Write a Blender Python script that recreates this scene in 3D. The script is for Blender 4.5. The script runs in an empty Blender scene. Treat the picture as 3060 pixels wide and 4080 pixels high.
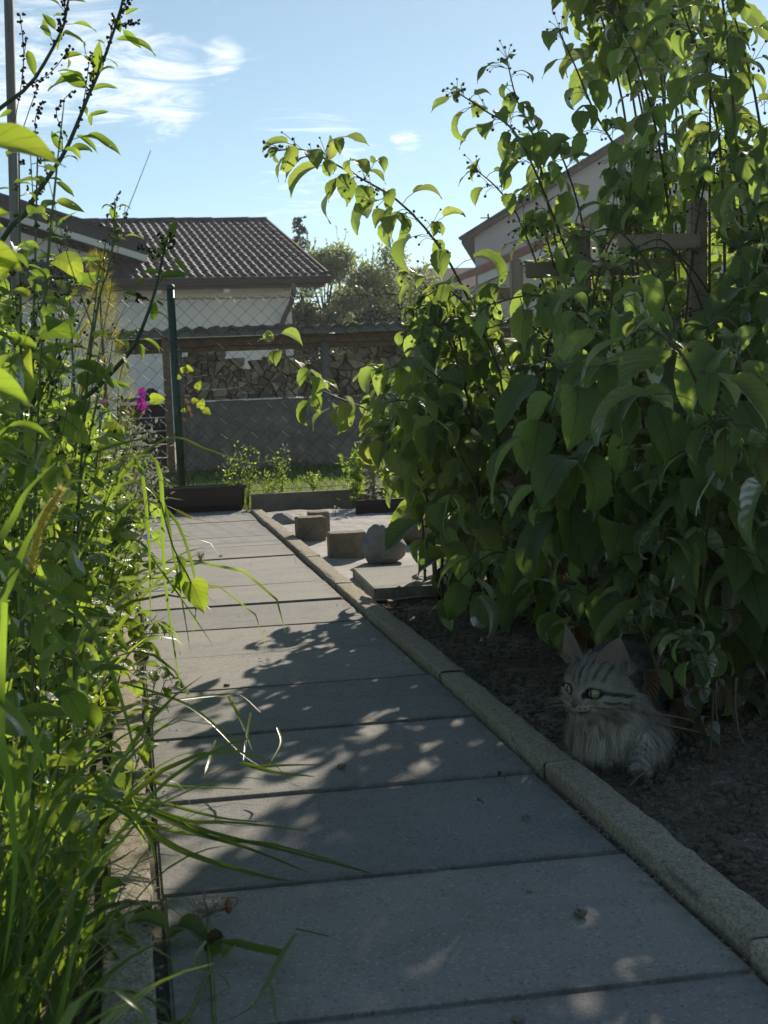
import bpy, bmesh, math, random
import numpy as np
from mathutils import Vector, Matrix, Quaternion, noise

random.seed(11)
RND = random.Random(11)
scene = bpy.context.scene
COL = scene.collection
R = math.radians

# ------------------------------------------------------------------ camera, sky, sun, exposure
CAM_F, CAM_W, CAM_H = 5741.75, 3060.0, 4080.0
CAM_YAW, CAM_PITCH, CAM_ROLL, CAM_Z = .174285, -.084364, -.039714, .6
def _axes():
    cy, sy, cp, sp = math.cos(CAM_YAW), math.sin(CAM_YAW), math.cos(CAM_PITCH), math.sin(CAM_PITCH)
    f = Vector((sy*cp, cy*cp, sp)); r = Vector((cy, -sy, 0)); u = r.cross(f)
    c, s = math.cos(CAM_ROLL), math.sin(CAM_ROLL)
    return f, c*r+s*u, -s*r+c*u
AF, AR, AU = _axes()
cam_data = bpy.data.cameras.new('camera')
cam = bpy.data.objects.new('camera', cam_data); COL.objects.link(cam)
cam_data.sensor_fit = 'VERTICAL'; cam_data.sensor_height = 36; cam_data.sensor_width = 27
cam_data.lens = CAM_F/CAM_H*36
cam_data.clip_start = .05; cam_data.clip_end = 2000
cam.matrix_world = Matrix(((AR.x, AU.x, -AF.x, 0), (AR.y, AU.y, -AF.y, 0), (AR.z, AU.z, -AF.z, CAM_Z), (0, 0, 0, 1)))
cam_data.dof.use_dof = True; cam_data.dof.focus_distance = 3.4; cam_data.dof.aperture_fstop = 18
scene.camera = cam

SUN_AZ, SUN_EL = 25.0, 27.0
SUN_DIR = Vector((math.sin(R(SUN_AZ))*math.cos(R(SUN_EL)), math.cos(R(SUN_AZ))*math.cos(R(SUN_EL)), math.sin(R(SUN_EL))))
world = bpy.data.worlds.new('World'); scene.world = world; world.use_nodes = True
def make_sky():
    nt = world.node_tree; nt.nodes.clear(); N = nt.nodes.new; L = nt.links.new
    out = N('ShaderNodeOutputWorld'); bg = N('ShaderNodeBackground'); bg.inputs['Strength'].default_value = .065
    sky = N('ShaderNodeTexSky'); sky.sky_type = 'NISHITA'; sky.sun_disc = False
    sky.sun_elevation = R(SUN_EL); sky.sun_rotation = R(SUN_AZ)
    sky.air_density = .8; sky.dust_density = .12; sky.ozone_density = 3.2; sky.altitude = 300
    wb = N('ShaderNodeHueSaturation'); wb.inputs['Saturation'].default_value = .80; wb.inputs['Value'].default_value = 1.0
    bal = N('ShaderNodeMix'); bal.data_type = 'RGBA'; bal.blend_type = 'MULTIPLY'; bal.inputs['Factor'].default_value = 1; bal.inputs['B'].default_value = (.86, .97, .84, 1)   # the camera's white balance
    L(sky.outputs[0], bal.inputs['A']); L(bal.outputs['Result'], wb.inputs['Color'])
    tc = N('ShaderNodeTexCoord')
    sep = N('ShaderNodeSeparateXYZ'); L(tc.outputs['Generated'], sep.inputs[0])
    def math_n(op, a, b=None, c=None):
        m = N('ShaderNodeMath'); m.operation = op
        for i, x in enumerate((a, b, c)):
            if x is None: continue
            if isinstance(x, (int, float)): m.inputs[i].default_value = x
            else: L(x, m.inputs[i])
        return m.outputs[0]
    zc = math_n('MAXIMUM', sep.outputs['Z'], .03)
    px = math_n('DIVIDE', sep.outputs['X'], zc); py = math_n('DIVIDE', sep.outputs['Y'], zc)
    comb = N('ShaderNodeCombineXYZ'); L(px, comb.inputs[0]); L(py, comb.inputs[1])
    def noise_n(scale, detail, rough, dist, vec):
        n = N('ShaderNodeTexNoise'); n.inputs['Scale'].default_value = scale; n.inputs['Detail'].default_value = detail
        n.inputs['Roughness'].default_value = rough; n.inputs['Distortion'].default_value = dist
        L(vec, n.inputs['Vector']); return n.outputs['Fac']
    n1 = noise_n(2.6, 9, .68, 1.6, comb.outputs[0])
    n2 = noise_n(.35, 3, .5, .3, comb.outputs[0])
    def ramp(v, lo, hi):
        m = N('ShaderNodeMapRange'); m.interpolation_type = 'SMOOTHSTEP'
        m.inputs['From Min'].default_value = lo; m.inputs['From Max'].default_value = hi; L(v, m.inputs['Value']); return m.outputs[0]
    # one small cirrus patch where the photograph has it, thin streaks elsewhere over the whole sky
    def patch(dv, rad):
        d = N('ShaderNodeVectorMath'); d.operation = 'DOT_PRODUCT'; nn = N('ShaderNodeVectorMath'); nn.operation = 'NORMALIZE'
        L(tc.outputs['Generated'], nn.inputs[0]); L(nn.outputs[0], d.inputs[0]); d.inputs[1].default_value = dv
        return ramp(d.outputs['Value'], math.cos(R(rad)), math.cos(R(rad*.15)))
    def dirpx(u, v):
        return (AF+AR*(u-CAM_W/2)/CAM_F+AU*(CAM_H/2-v)/CAM_F).normalized()
    patches = None
    for (u, v, rad, w) in ((240, 120, 4.4, .74), (640, 340, 2.7, .80), (440, 290, 3.2, .74), (40, 300, 4, .7), (-600, 60, 9, .9), (1620, 562, .9, .62), (1250, 660, 3.5, .42), (880, 235, 1.2, .6)):
        q = math_n('MULTIPLY', patch(dirpx(u, v), rad), w)
        patches = q if patches is None else math_n('MAXIMUM', patches, q)
    field = math_n('MULTIPLY', ramp(n2, .5, .8), .8)
    base = math_n('MAXIMUM', patches, field)
    # the wispy noise eats the patches away at their rims
    cover = ramp(math_n('ADD', math_n('MULTIPLY', n1, 1.7), math_n('MULTIPLY', base, .75)), 1.10, 1.85)
    cover = math_n('MULTIPLY', cover, .8)
    tint = N('ShaderNodeMix'); tint.data_type = 'RGBA'; tint.inputs['A'].default_value = (1, 1, 1, 1)
    # cloud brightness follows the sky's own brightness there: lifted and whitened
    hsv = N('ShaderNodeHueSaturation'); hsv.inputs['Saturation'].default_value = .12; hsv.inputs['Value'].default_value = 1.75
    L(wb.outputs[0], hsv.inputs['Color'])
    mix = N('ShaderNodeMix'); mix.data_type = 'RGBA'; L(cover, mix.inputs['Factor']); L(wb.outputs[0], mix.inputs['A']); L(hsv.outputs[0], mix.inputs['B'])
    L(mix.outputs['Result'], bg.inputs['Color']); L(bg.outputs[0], out.inputs[0])
make_sky()
sun_data = bpy.data.lights.new('sun', 'SUN'); sun_data.energy = 2.9; sun_data.angle = R(.53); sun_data.color = (1, .90, .75)
sun = bpy.data.objects.new('sun', sun_data); COL.objects.link(sun)
sun.rotation_euler = SUN_DIR.to_track_quat('Z', 'Y').to_euler(); sun.location = SUN_DIR*40
scene.view_settings.view_transform = 'Standard'; scene.view_settings.look = 'None'
scene.view_settings.exposure = 0.98; scene.view_settings.gamma = 1; scene.view_settings.use_curve_mapping = False
scene.render.engine = 'CYCLES'
scene.cycles.use_denoising = True
scene.cycles.max_bounces = 8; scene.cycles.diffuse_bounces = 4; scene.cycles.transmission_bounces = 6; scene.cycles.glossy_bounces = 3
scene.cycles.sample_clamp_indirect = 6; scene.cycles.caustics_reflective = False; scene.cycles.caustics_refractive = False

# ------------------------------------------------------------------ helpers
def P(u, v, y):
    "the point at distance Y=y along the path that the photograph shows at pixel (u, v)"
    d = AF+AR*((u-CAM_W/2)/CAM_F)+AU*((CAM_H/2-v)/CAM_F)
    return Vector((0, 0, CAM_Z))+d*(y/d.y)
def Gd(u, v, z=0.0):
    d = AF+AR*((u-CAM_W/2)/CAM_F)+AU*((CAM_H/2-v)/CAM_F)
    return Vector((0, 0, CAM_Z))+d*((z-CAM_Z)/d.z)

class MB:
    def __init__(s): s.v = []; s.f = []; s.uv = []; s.mi = []; s.has_uv = False
    def face(s, idx, m=0): s.f.append(idx); s.mi.append(m)
    def box(s, c, d, m=0, rot=None):
        o = len(s.v); c = Vector(c)
        for z in (-.5, .5):
            for (x, y) in ((-.5, -.5), (.5, -.5), (.5, .5), (-.5, .5)):
                q = Vector((x*d[0], y*d[1], z*d[2]))
                if rot is not None: q = rot @ q
                s.v.append(c+q)
        for q in ((0, 3, 2, 1), (4, 5, 6, 7), (0, 1, 5, 4), (1, 2, 6, 5), (2, 3, 7, 6), (3, 0, 4, 7)): s.face([o+i for i in q], m)
    def tube(s, pts, rad, n=6, m=0, cap=True):
        pts = [Vector(p) for p in pts]; o = len(s.v); k = len(pts)
        if not hasattr(rad, '__len__'): rad = [rad]*k
        t0 = (pts[1]-pts[0]).normalized()
        a = t0.orthogonal().normalized()
        for i, p in enumerate(pts):
            t = (pts[min(i+1, k-1)]-pts[max(i-1, 0)])
            if t.length < 1e-9: t = t0
            t = t.normalized(); a = (a-t*a.dot(t))
            if a.length < 1e-6: a = t.orthogonal()
            a.normalize(); b = t.cross(a)
            for j in range(n):
                an = 2*math.pi*j/n
                s.v.append(p+(a*math.cos(an)+b*math.sin(an))*rad[i])
        for i in range(k-1):
            for j in range(n):
                s.face([o+i*n+j, o+i*n+(j+1) % n, o+(i+1)*n+(j+1) % n, o+(i+1)*n+j], m)
        if cap:
            s.face([o+j for j in range(n)][::-1], m); s.face([o+(k-1)*n+j for j in range(n)], m)
    def ball(s, c, r, m=0, squash=(1, 1, 1), seg=6, rings=4):
        o = len(s.v); c = Vector(c)
        s.v.append(c+Vector((0, 0, r*squash[2])))
        for i in range(1, rings):
            th = math.pi*i/rings
            for j in range(seg):
                ph = 2*math.pi*j/seg
                s.v.append(c+Vector((r*squash[0]*math.sin(th)*math.cos(ph), r*squash[1]*math.sin(th)*math.sin(ph), r*squash[2]*math.cos(th))))
        s.v.append(c-Vector((0, 0, r*squash[2]))); e = len(s.v)-1
        for j in range(seg): s.face([o, o+1+j, o+1+(j+1) % seg], m)
        for i in range(rings-2):
            for j in range(seg):
                a = o+1+i*seg
                s.face([a+j, a+seg+j, a+seg+(j+1) % seg, a+(j+1) % seg], m)
        for j in range(seg): s.face([e, o+1+(rings-2)*seg+(j+1) % seg, o+1+(rings-2)*seg+j], m)
    def tri(s, a, b, c, m=0):
        o = len(s.v); s.v += [Vector(a), Vector(b), Vector(c)]; s.face([o, o+1, o+2], m)
    def quad(s, a, b, c, d, m=0):
        o = len(s.v); s.v += [Vector(a), Vector(b), Vector(c), Vector(d)]; s.face([o, o+1, o+2, o+3], m)
    def add(s, mesh, M, m=0):
        "append a mesh template (verts, faces, uvs) transformed by matrix M"
        o = len(s.v); vs, fs, uvs = mesh
        s.v += [M @ q for q in vs]
        for f in fs: s.face([o+i for i in f], m)
        while len(s.uv) < o: s.uv.append((0, 0))
        s.uv += uvs; s.has_uv = True
    def mesh(s, name, mats, smooth=True):
        me = bpy.data.meshes.new(name); me.from_pydata([tuple(q) for q in s.v], [], s.f)
        if not isinstance(mats, (list, tuple)): mats = [mats]
        for m in mats: me.materials.append(m)
        if len(mats) > 1: me.polygons.foreach_set('material_index', s.mi)
        if smooth: me.polygons.foreach_set('use_smooth', [True]*len(me.polygons))
        if s.has_uv:
            while len(s.uv) < len(s.v): s.uv.append((0, 0))
            ul = me.uv_layers.new(name='UVMap')
            li = np.empty(len(me.loops), dtype=np.int32); me.loops.foreach_get('vertex_index', li)
            ul.data.foreach_set('uv', np.array(s.uv, dtype=np.float32)[li].ravel())
        me.update(); return me
    def build(s, name, mats, parent=None, smooth=False, origin=None):
        if not s.v: return None
        if origin is not None:
            origin = Vector(origin); s.v = [q-origin for q in s.v]
        elif parent is not None:
            pl = world_loc(parent); s.v = [q-pl for q in s.v]
        o = bpy.data.objects.new(name, s.mesh(name, mats, smooth)); COL.objects.link(o)
        if origin is not None: o.location = origin - (world_loc(parent) if parent is not None else Vector())
        if parent is not None: o.parent = parent
        return o

def world_loc(o):
    v = Vector()
    while o is not None: v = v+o.location; o = o.parent
    return v
def tag(o, label=None, cat=None, group=None, kind=None):
    if label: o['label'] = label
    if cat: o['category'] = cat
    if group: o['group'] = group
    if kind: o['kind'] = kind
    return o
def thing(name, loc, label, cat, group=None):
    o = bpy.data.objects.new(name, None); COL.objects.link(o); o.location = loc; o.empty_display_size = .1
    return tag(o, label, cat, group)
def struct(o): o['kind'] = 'structure'; return o
def put(name, mesh, parent, pos, ydir, zhint, scale):
    y = Vector(ydir).normalized(); x = y.cross(Vector(zhint))
    if x.length < 1e-5: x = y.orthogonal()
    x.normalize(); z = x.cross(y)
    o = bpy.data.objects.new(name, mesh)
    p = Vector(pos)-world_loc(parent)
    sx, sy, sz = scale if hasattr(scale, '__len__') else (scale, scale, scale)
    o.matrix_basis = Matrix(((x.x*sx, y.x*sy, z.x*sz, p.x), (x.y*sx, y.y*sy, z.y*sz, p.y), (x.z*sx, y.z*sy, z.z*sz, p.z), (0, 0, 0, 1)))
    o.parent = parent; COL.objects.link(o); return o
def frame(pos, ydir, zhint, scale):
    y = Vector(ydir).normalized(); x = y.cross(Vector(zhint))
    if x.length < 1e-5: x = y.orthogonal()
    x.normalize(); z = x.cross(y); s = scale; p = Vector(pos)
    return Matrix(((x.x*s, y.x*s, z.x*s, p.x), (x.y*s, y.y*s, z.y*s, p.y), (x.z*s, y.z*s, z.z*s, p.z), (0, 0, 0, 1)))
def proj(p):
    d = Vector(p)-Vector((0, 0, CAM_Z)); z = d.dot(AF); return CAM_W/2+CAM_F*d.dot(AR)/z, CAM_H/2-CAM_F*d.dot(AU)/z
def spline(pts, n):
    pts = [Vector(p) for p in pts]; out = []
    k = len(pts)-1
    for i in range(n):
        t = i/(n-1)*k; a = min(int(t), k-1); t -= a
        p0 = pts[max(a-1, 0)]; p1 = pts[a]; p2 = pts[a+1]; p3 = pts[min(a+2, k)]
        out.append(.5*((2*p1)+(p2-p0)*t+(2*p0-5*p1+4*p2-p3)*t*t+(3*p1-p0-3*p2+p3)*t**3))
    return out
def uni(a, b): return RND.uniform(a, b)
def rdir():
    while True:
        v = Vector((uni(-1, 1), uni(-1, 1), uni(-1, 1)))
        if .01 < v.length < 1: return v.normalized()

# ------------------------------------------------------------------ materials
class NT:
    def __init__(s, name):
        s.m = bpy.data.materials.new(name); s.m.use_nodes = True; s.t = s.m.node_tree; s.t.nodes.clear()
        s.out = s.n('ShaderNodeOutputMaterial')
    def n(s, k, **kw):
        x = s.t.nodes.new(k)
        for a, b in kw.items(): setattr(x, a, b)
        return x
    def l(s, a, b): s.t.links.new(a, b)
    def setin(s, node, key, v):
        i = node.inputs[key]
        if isinstance(v, (int, float, tuple, list)): i.default_value = v
        else: s.l(v, i)
    def math(s, op, a, b=0.0, clamp=False):
        m = s.n('ShaderNodeMath', operation=op, use_clamp=clamp); s.setin(m, 0, a); s.setin(m, 1, b); return m.outputs[0]
    def noise(s, scale, detail=4, rough=.55, dist=0, vec=None):
        x = s.n('ShaderNodeTexNoise'); x.inputs['Scale'].default_value = scale; x.inputs['Detail'].default_value = detail
        x.inputs['Roughness'].default_value = rough; x.inputs['Distortion'].default_value = dist
        if vec is not None: s.l(vec, x.inputs['Vector'])
        return x.outputs['Fac']
    def range(s, v, a, b, c=0.0, d=1.0):
        m = s.n('ShaderNodeMapRange'); s.setin(m, 'Value', v)
        for k, q in (('From Min', a), ('From Max', b), ('To Min', c), ('To Max', d)): m.inputs[k].default_value = q
        return m.outputs[0]
    def mix(s, f, a, b, blend='MIX'):
        m = s.n('ShaderNodeMix', data_type='RGBA', blend_type=blend); s.setin(m, 'Factor', f)
        for k, q in (('A', a), ('B', b)):
            s.setin(m, k, (*q, 1) if isinstance(q, tuple) and len(q) == 3 else q)
        return m.outputs['Result']
    def bump(s, h, strength, dist=.01):
        b = s.n('ShaderNodeBump'); b.inputs['Strength'].default_value = strength; b.inputs['Distance'].default_value = dist
        s.l(h, b.inputs['Height']); return b.outputs[0]
    def obj(s): return s.n('ShaderNodeTexCoord').outputs['Object']
    def pos(s): return s.n('ShaderNodeNewGeometry').outputs['Position']
    def rand(s):
        a = s.n('ShaderNodeObjectInfo').outputs['Random']; b = s.n('ShaderNodeNewGeometry').outputs['Random Per Island']
        return s.math('FRACT', s.math('ADD', a, b))
    def principled(s, col, rough=.8, normal=None, spec=.3, metal=0):
        p = s.n('ShaderNodeBsdfPrincipled'); s.setin(p, 'Base Color', (*col, 1) if isinstance(col, tuple) else col)
        s.setin(p, 'Roughness', rough); p.inputs['Specular IOR Level'].default_value = spec; p.inputs['Metallic'].default_value = metal
        if normal is not None: s.l(normal, p.inputs['Normal'])
        s.l(p.outputs[0], s.out.inputs['Surface']); return s.m

def stone_mat(name, c1, c2, speck=None, scale=60, bump=.4, rough=.9, stain=2.5, use_pos=False, vary=.15):
    k = NT(name); v = k.pos() if use_pos else k.obj()
    big = k.noise(stain, 5, .6, .3, v); fine = k.noise(scale, 4, .7, 0, v)
    col = k.mix(k.range(big, .3, .7), c1, c2)
    col = k.mix(k.range(fine, .35, .65, 0, .55), col, tuple(x*.5 for x in c1))
    if speck:
        vo = k.n('ShaderNodeTexVoronoi'); vo.inputs['Scale'].default_value = scale*5; k.l(v, vo.inputs['Vector'])
        sep = k.n('ShaderNodeSeparateColor'); k.l(vo.outputs['Color'], sep.inputs[0])
        col = k.mix(k.range(sep.outputs[0], .86, .9, 0, .75), col, speck)
        col = k.mix(k.range(sep.outputs[1], .80, .84, 0, .7), col, tuple(x*.35 for x in c1))
    rnd = k.n('ShaderNodeObjectInfo').outputs['Random']
    col = k.mix(1.0, col, k.mix(rnd, (1-vary,)*3, (1+vary,)*3), 'MULTIPLY')
    h = k.math('ADD', k.math('MULTIPLY', fine, .6), k.math('MULTIPLY', k.noise(scale*4, 3, .6, 0, v), .5))
    return k.principled(col, rough, k.bump(h, bump, .004))

def wood_mat(name, c1, c2, axis='X', scale=1.0, bump=.3, rough=.75):
    k = NT(name); mp = k.n('ShaderNodeMapping'); k.l(k.obj(), mp.inputs['Vector'])
    s = {'X': (3, 60, 60), 'Y': (60, 3, 60), 'Z': (60, 60, 3)}[axis]
    mp.inputs['Scale'].default_value = tuple(q*scale for q in s)
    g = k.noise(1, 5, .6, .6, mp.outputs[0]); b = k.noise(2.5, 3, .5, 0, k.obj())
    col = k.mix(k.range(g, .3, .7), c1, c2)
    col = k.mix(k.range(b, .4, .8, 0, .4), col, tuple(x*.55 for x in c1))
    rnd = k.n('ShaderNodeObjectInfo').outputs['Random']
    col = k.mix(1.0, col, k.mix(rnd, (.82,)*3, (1.15,)*3), 'MULTIPLY')
    return k.principled(col, rough, k.bump(g, bump, .003))

def leaf_mat(name, top, under, trans, veins=True, tw=.5, rough=.42, gloss=.35, nveins=9, bump=.5, hue=.35):
    k = NT(name)
    rnd = k.rand()
    geo = k.n('ShaderNodeNewGeometry')
    dark = tuple(x*.62 for x in top); yel = (min(top[0]*1.9, 1), top[1]*1.25, top[2]*.8)
    ct = k.mix(k.range(rnd, 0, .6), dark, top); ct = k.mix(k.range(rnd, .72, 1, 0, hue), ct, yel)
    tr = k.mix(k.range(rnd, 0, .6), tuple(x*.72 for x in trans), trans); tr = k.mix(k.range(rnd, .72, 1, 0, hue*1.4), tr, (trans[0]*1.6, trans[1]*1.1, trans[2]))
    col = k.mix(geo.outputs['Backfacing'], ct, under)
    blot = k.noise(9, 3, .6, 0, k.obj()); col = k.mix(k.range(blot, .35, .7, 0, .35), col, tuple(x*.6 for x in top))
    normal = None
    if veins:
        uv = k.n('ShaderNodeUVMap'); sp = k.n('ShaderNodeSeparateXYZ'); k.l(uv.outputs[0], sp.inputs[0])
        au = k.math('ABSOLUTE', k.math('SUBTRACT', sp.outputs[0], .5))
        wob = k.math('MULTIPLY', k.math('SUBTRACT', k.noise(5, 3, .6, 0, k.obj()), .5), .10)
        ph = k.math('ADD', k.math('MULTIPLY', k.math('ADD', k.math('SUBTRACT', sp.outputs[1], k.math('MULTIPLY', au, .62)), wob), nveins), k.math('MULTIPLY', rnd, 3.0))
        tri = k.math('ABSOLUTE', k.math('SUBTRACT', k.math('FRACT', ph), .5))       # 0 mid .. .5
        vein = k.range(tri, .5, .42, 1, 0)
        mid = k.range(au, .012, .035, 1, 0); vv = k.math('MAXIMUM', vein, mid)
        tr = k.mix(k.math('MULTIPLY', vv, .55), tr, tuple(x*.33 for x in trans))
        h = k.math('SUBTRACT', 0.5, k.math('MAXIMUM', k.math('MULTIPLY', tri, 1.0), k.math('MULTIPLY', mid, .8)))
        normal = k.bump(h, bump, .012)
    d = k.n('ShaderNodeBsdfDiffuse'); k.l(col, d.inputs['Color'])
    t = k.n('ShaderNodeBsdfTranslucent'); k.l(tr, t.inputs['Color'])
    m1 = k.n('ShaderNodeMixShader'); m1.inputs[0].default_value = tw; k.l(d.outputs[0], m1.inputs[1]); k.l(t.outputs[0], m1.inputs[2])
    g = k.n('ShaderNodeBsdfGlossy'); g.inputs['Roughness'].default_value = rough; g.inputs['Color'].default_value = (1, 1, 1, 1)
    fr = k.n('ShaderNodeFresnel'); fr.inputs['IOR'].default_value = 1.42
    m2 = k.n('ShaderNodeMixShader'); k.l(k.math('MULTIPLY', fr.outputs[0], gloss), m2.inputs[0]); k.l(m1.outputs[0], m2.inputs[1]); k.l(g.outputs[0], m2.inputs[2])
    if normal is not None:
        for q in (d, g): k.l(normal, q.inputs['Normal'])
    if veins and bump > .25:
        off = k.n('ShaderNodeVectorMath', operation='ADD'); k.l(k.obj(), off.inputs[0]); cb = k.n('ShaderNodeCombineXYZ'); k.l(k.math('MULTIPLY', rnd, 37.0), cb.inputs[0]); k.l(k.math('MULTIPLY', rnd, 91.0), cb.inputs[1]); k.l(cb.outputs[0], off.inputs[1])
        hn = k.noise(7, 2, .5, .4, off.outputs[0]); tp = k.n('ShaderNodeBsdfTransparent'); m3 = k.n('ShaderNodeMixShader')
        k.l(k.math('GREATER_THAN', hn, .745), m3.inputs[0]); k.l(m2.outputs[0], m3.inputs[1]); k.l(tp.outputs[0], m3.inputs[2]); m2 = m3
    k.l(m2.outputs[0], k.out.inputs['Surface']); return k.m
def plain(name, col, rough=.6, spec=.3, metal=0, nscale=0, namt=.3, bump=0):
    k = NT(name)
    if nscale:
        nz = k.noise(nscale, 4, .6, 0, k.obj()); c = k.mix(k.range(nz, .3, .7, 0, namt), col, tuple(x*.4 for x in col))
        return k.principled(c, rough, k.bump(nz, bump, .003) if bump else None, spec, metal)
    return k.principled(col, rough, None, spec, metal)

M = {}
def slab_material():
    k = NT('slab_concrete'); v = k.pos(); o = k.obj(); sp = k.n('ShaderNodeSeparateXYZ'); k.l(o, sp.inputs[0])
    c = k.mix(k.range(k.noise(2.2, 6, .6, .4, v), .3, .7), (.245, .236, .222), (.32, .305, .28))
    c = k.mix(k.range(k.noise(8, 5, .65, .8, v), .48, .7, 0, .45), c, (.17, .165, .15))            # stains
    grain = k.noise(420, 3, .7, 0, v); c = k.mix(k.range(grain, .40, .30, 0, .65), c, (.10, .098, .095)); c = k.mix(k.range(grain, .60, .70, 0, .5), c, (.46, .45, .43))
    vo = k.n('ShaderNodeTexVoronoi'); vo.inputs['Scale'].default_value = 330; k.l(v, vo.inputs['Vector']); sc = k.n('ShaderNodeSeparateColor'); k.l(vo.outputs['Color'], sc.inputs[0])
    c = k.mix(k.range(sc.outputs[0], .93, .96, 0, .45), c, (.5, .49, .47)); c = k.mix(k.range(sc.outputs[1], .93, .96, 0, .5), c, (.08, .078, .076))
    ex = k.range(k.math('ABSOLUTE', sp.outputs[0]), .24, .296); ey = k.range(k.math('ABSOLUTE', sp.outputs[1]), .165, .197)
    rim = k.math('MULTIPLY', k.math('MAXIMUM', k.math('POWER', ex, 2.0), k.math('POWER', ey, 2.0)), k.range(k.noise(28, 5, .7, .5, v), .38, .6), True)
    c = k.mix(k.math('MULTIPLY', rim, .7), c, (.105, .105, .075))                                        # dirt and moss along the rims
    rnd = k.n('ShaderNodeObjectInfo').outputs['Random']; c = k.mix(1.0, c, k.mix(rnd, (.88, .88, .90), (1.1, 1.08, 1.05)), 'MULTIPLY')
    h = k.math('ADD', k.math('MULTIPLY', grain, .5), k.math('MULTIPLY', k.noise(90, 4, .6, 0, v), .6))
    return k.principled(c, .85, k.bump(h, .5, .003), .25)
M['slab'] = slab_material()
M['edging'] = stone_mat('edging_concrete', (.39, .33, .245), (.47, .405, .305), (.54, .49, .39), 80, .55, .95, 3, True, .12)
M['block'] = stone_mat('block_concrete', (.23, .195, .145), (.32, .27, .20), None, 40, .8, .95, 5, True)
M['boulder'] = stone_mat('boulder_stone', (.36, .345, .32), (.21, .205, .195), None, 45, 1.0, .92, 9)
M['joint'] = stone_mat('joint_dirt', (.10, .086, .066), (.16, .138, .105), None, 40, .8, .95, 8, True)
M['soil'] = stone_mat('garden_soil', (.20, .165, .122), (.275, .235, .178), (.42, .38, .31), 60, 1.0, .95, 5, True)
M['clod'] = stone_mat('soil_clods', (.20, .165, .12), (.31, .26, .195), None, 90, 1.0, .95, 20, True, .35)
M['earth'] = stone_mat('far_ground', (.06, .08, .03), (.09, .10, .045), None, 3, .5, .95, .3, True)
M['fabric'] = stone_mat('weed_fabric', (.46, .43, .40), (.36, .33, .30), None, 18, .5, .85, 2.5, True)
M['lawn'] = stone_mat('lawn_soil', (.06, .09, .022), (.09, .12, .035), None, 14, .8, .95, 1.5, True)
M['drywall'] = stone_mat('rough_stone_wall', (.23, .19, .145), (.33, .28, .22), None, 9, 1.0, .95, 2.2, True)
M['plaster'] = plain('white_plaster', (.82, .79, .73), .9, .1, 0, 3, .1, .1)
M['plaster2'] = plain('pinkish_plaster', (.62, .56, .53), .9, .1, 0, 2, .1, .1)
M['white_paint'] = plain('white_painted_wood', (.72, .69, .62), .6, .3, 0, 4, .15)
M['tile'] = stone_mat('brown_roof_tile', (.046, .045, .050), (.074, .070, .076), None, 20, .4, .72, 2, True, .25)
M['oldtile'] = stone_mat('weathered_shed_tile', (.13, .11, .095), (.19, .165, .14), None, 25, .6, .8, 4, True, .25)
M['redtile'] = stone_mat('red_roof_tile', (.34, .13, .085), (.26, .10, .07), None, 12, .4, .8, 2, True)
M['brown_trim'] = plain('brown_trim', (.055, .04, .034), .5, .4, 0, 5, .3)
M['postwood'] = wood_mat('weathered_post_wood', (.34, .28, .21), (.44, .37, .285), 'Z')
M['lathwood'] = wood_mat('weathered_lath_wood', (.34, .26, .175), (.45, .355, .25), 'X')
M['greypost'] = wood_mat('grey_shed_post', (.17, .155, .135), (.26, .24, .21), 'Z')
M['beam'] = wood_mat('shed_beam_wood', (.17, .105, .06), (.27, .175, .105), 'X')
M['darkboard'] = wood_mat('dark_stained_board', (.035, .026, .02), (.065, .046, .036), 'X')
M['logend'] = stone_mat('split_log_end', (.34, .245, .155), (.45, .345, .23), None, 22, .7, .9, 7, True, .5)
M['planter'] = plain('dark_brown_plastic', (.035, .022, .018), .28, .5, 0, 8, .2)
M['fencegreen'] = plain('green_powder_coat', (.018, .06, .035), .38, .5, 0, 20, .2)
M['wire'] = plain('green_plastic_wire', (.012, .03, .022), .5, .3)
M['metal'] = plain('grey_metal', (.12, .115, .11), .45, .5, .6, 8, .3)
M['pipe'] = plain('grey_pipe', (.12, .11, .105), .4, .5, .3, 6, .2)
M['glass_dark'] = plain('dark_window', (.015, .016, .018), .12, .6)
M['bark'] = plain('tree_bark', (.10, .075, .055), .9, .1, 0, 30, .5, .5)
M['cane'] = plain('raspberry_cane_bark', (.13, .115, .05), .6, .3, 0, 40, .5, .3)
M['greenstem'] = plain('green_stem', (.12, .17, .045), .5, .3, 0, 30, .3)
M['darkstem'] = plain('dark_green_stem', (.055, .085, .03), .5, .35, 0, 30, .3)
M['deadstem'] = plain('dry_stem', (.17, .13, .085), .8, .2, 0, 30, .4)
M['rasp'] = leaf_mat('raspberry_leaf', (.10, .15, .07), (.24, .28, .21), (.44, .62, .10), True, .54, .52, .42, 8, .28)
M['raspdry'] = leaf_mat('wilted_brown_leaf', (.19, .14, .085), (.24, .185, .125), (.22, .15, .07), True, .4, .6, .15, 8, .8)
M['broad'] = leaf_mat('broad_weed_leaf', (.085, .15, .04), (.14, .2, .09), (.48, .70, .06), True, .55, .38, .4, 6, .35)
M['goose'] = leaf_mat('goosefoot_leaf', (.075, .13, .045), (.17, .21, .14), (.40, .60, .06), True, .53, .4, .35, 5, .3)
M['grass'] = leaf_mat('grass_blade', (.08, .145, .035), (.085, .145, .045), (.44, .66, .06), False, .54, .35, .45)
M['fine'] = leaf_mat('fine_foliage', (.06, .115, .024), (.07, .12, .035), (.46, .66, .07), False, .54, .5, .2)
M['shrubleaf'] = leaf_mat('far_shrub_leaf', (.085, .12, .06), (.13, .16, .10), (.46, .56, .20), False, .52, .5, .25)
M['conifer'] = leaf_mat('dark_conifer_needle', (.025, .05, .022), (.03, .05, .03), (.05, .09, .03), False, .3, .5, .2)
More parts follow.
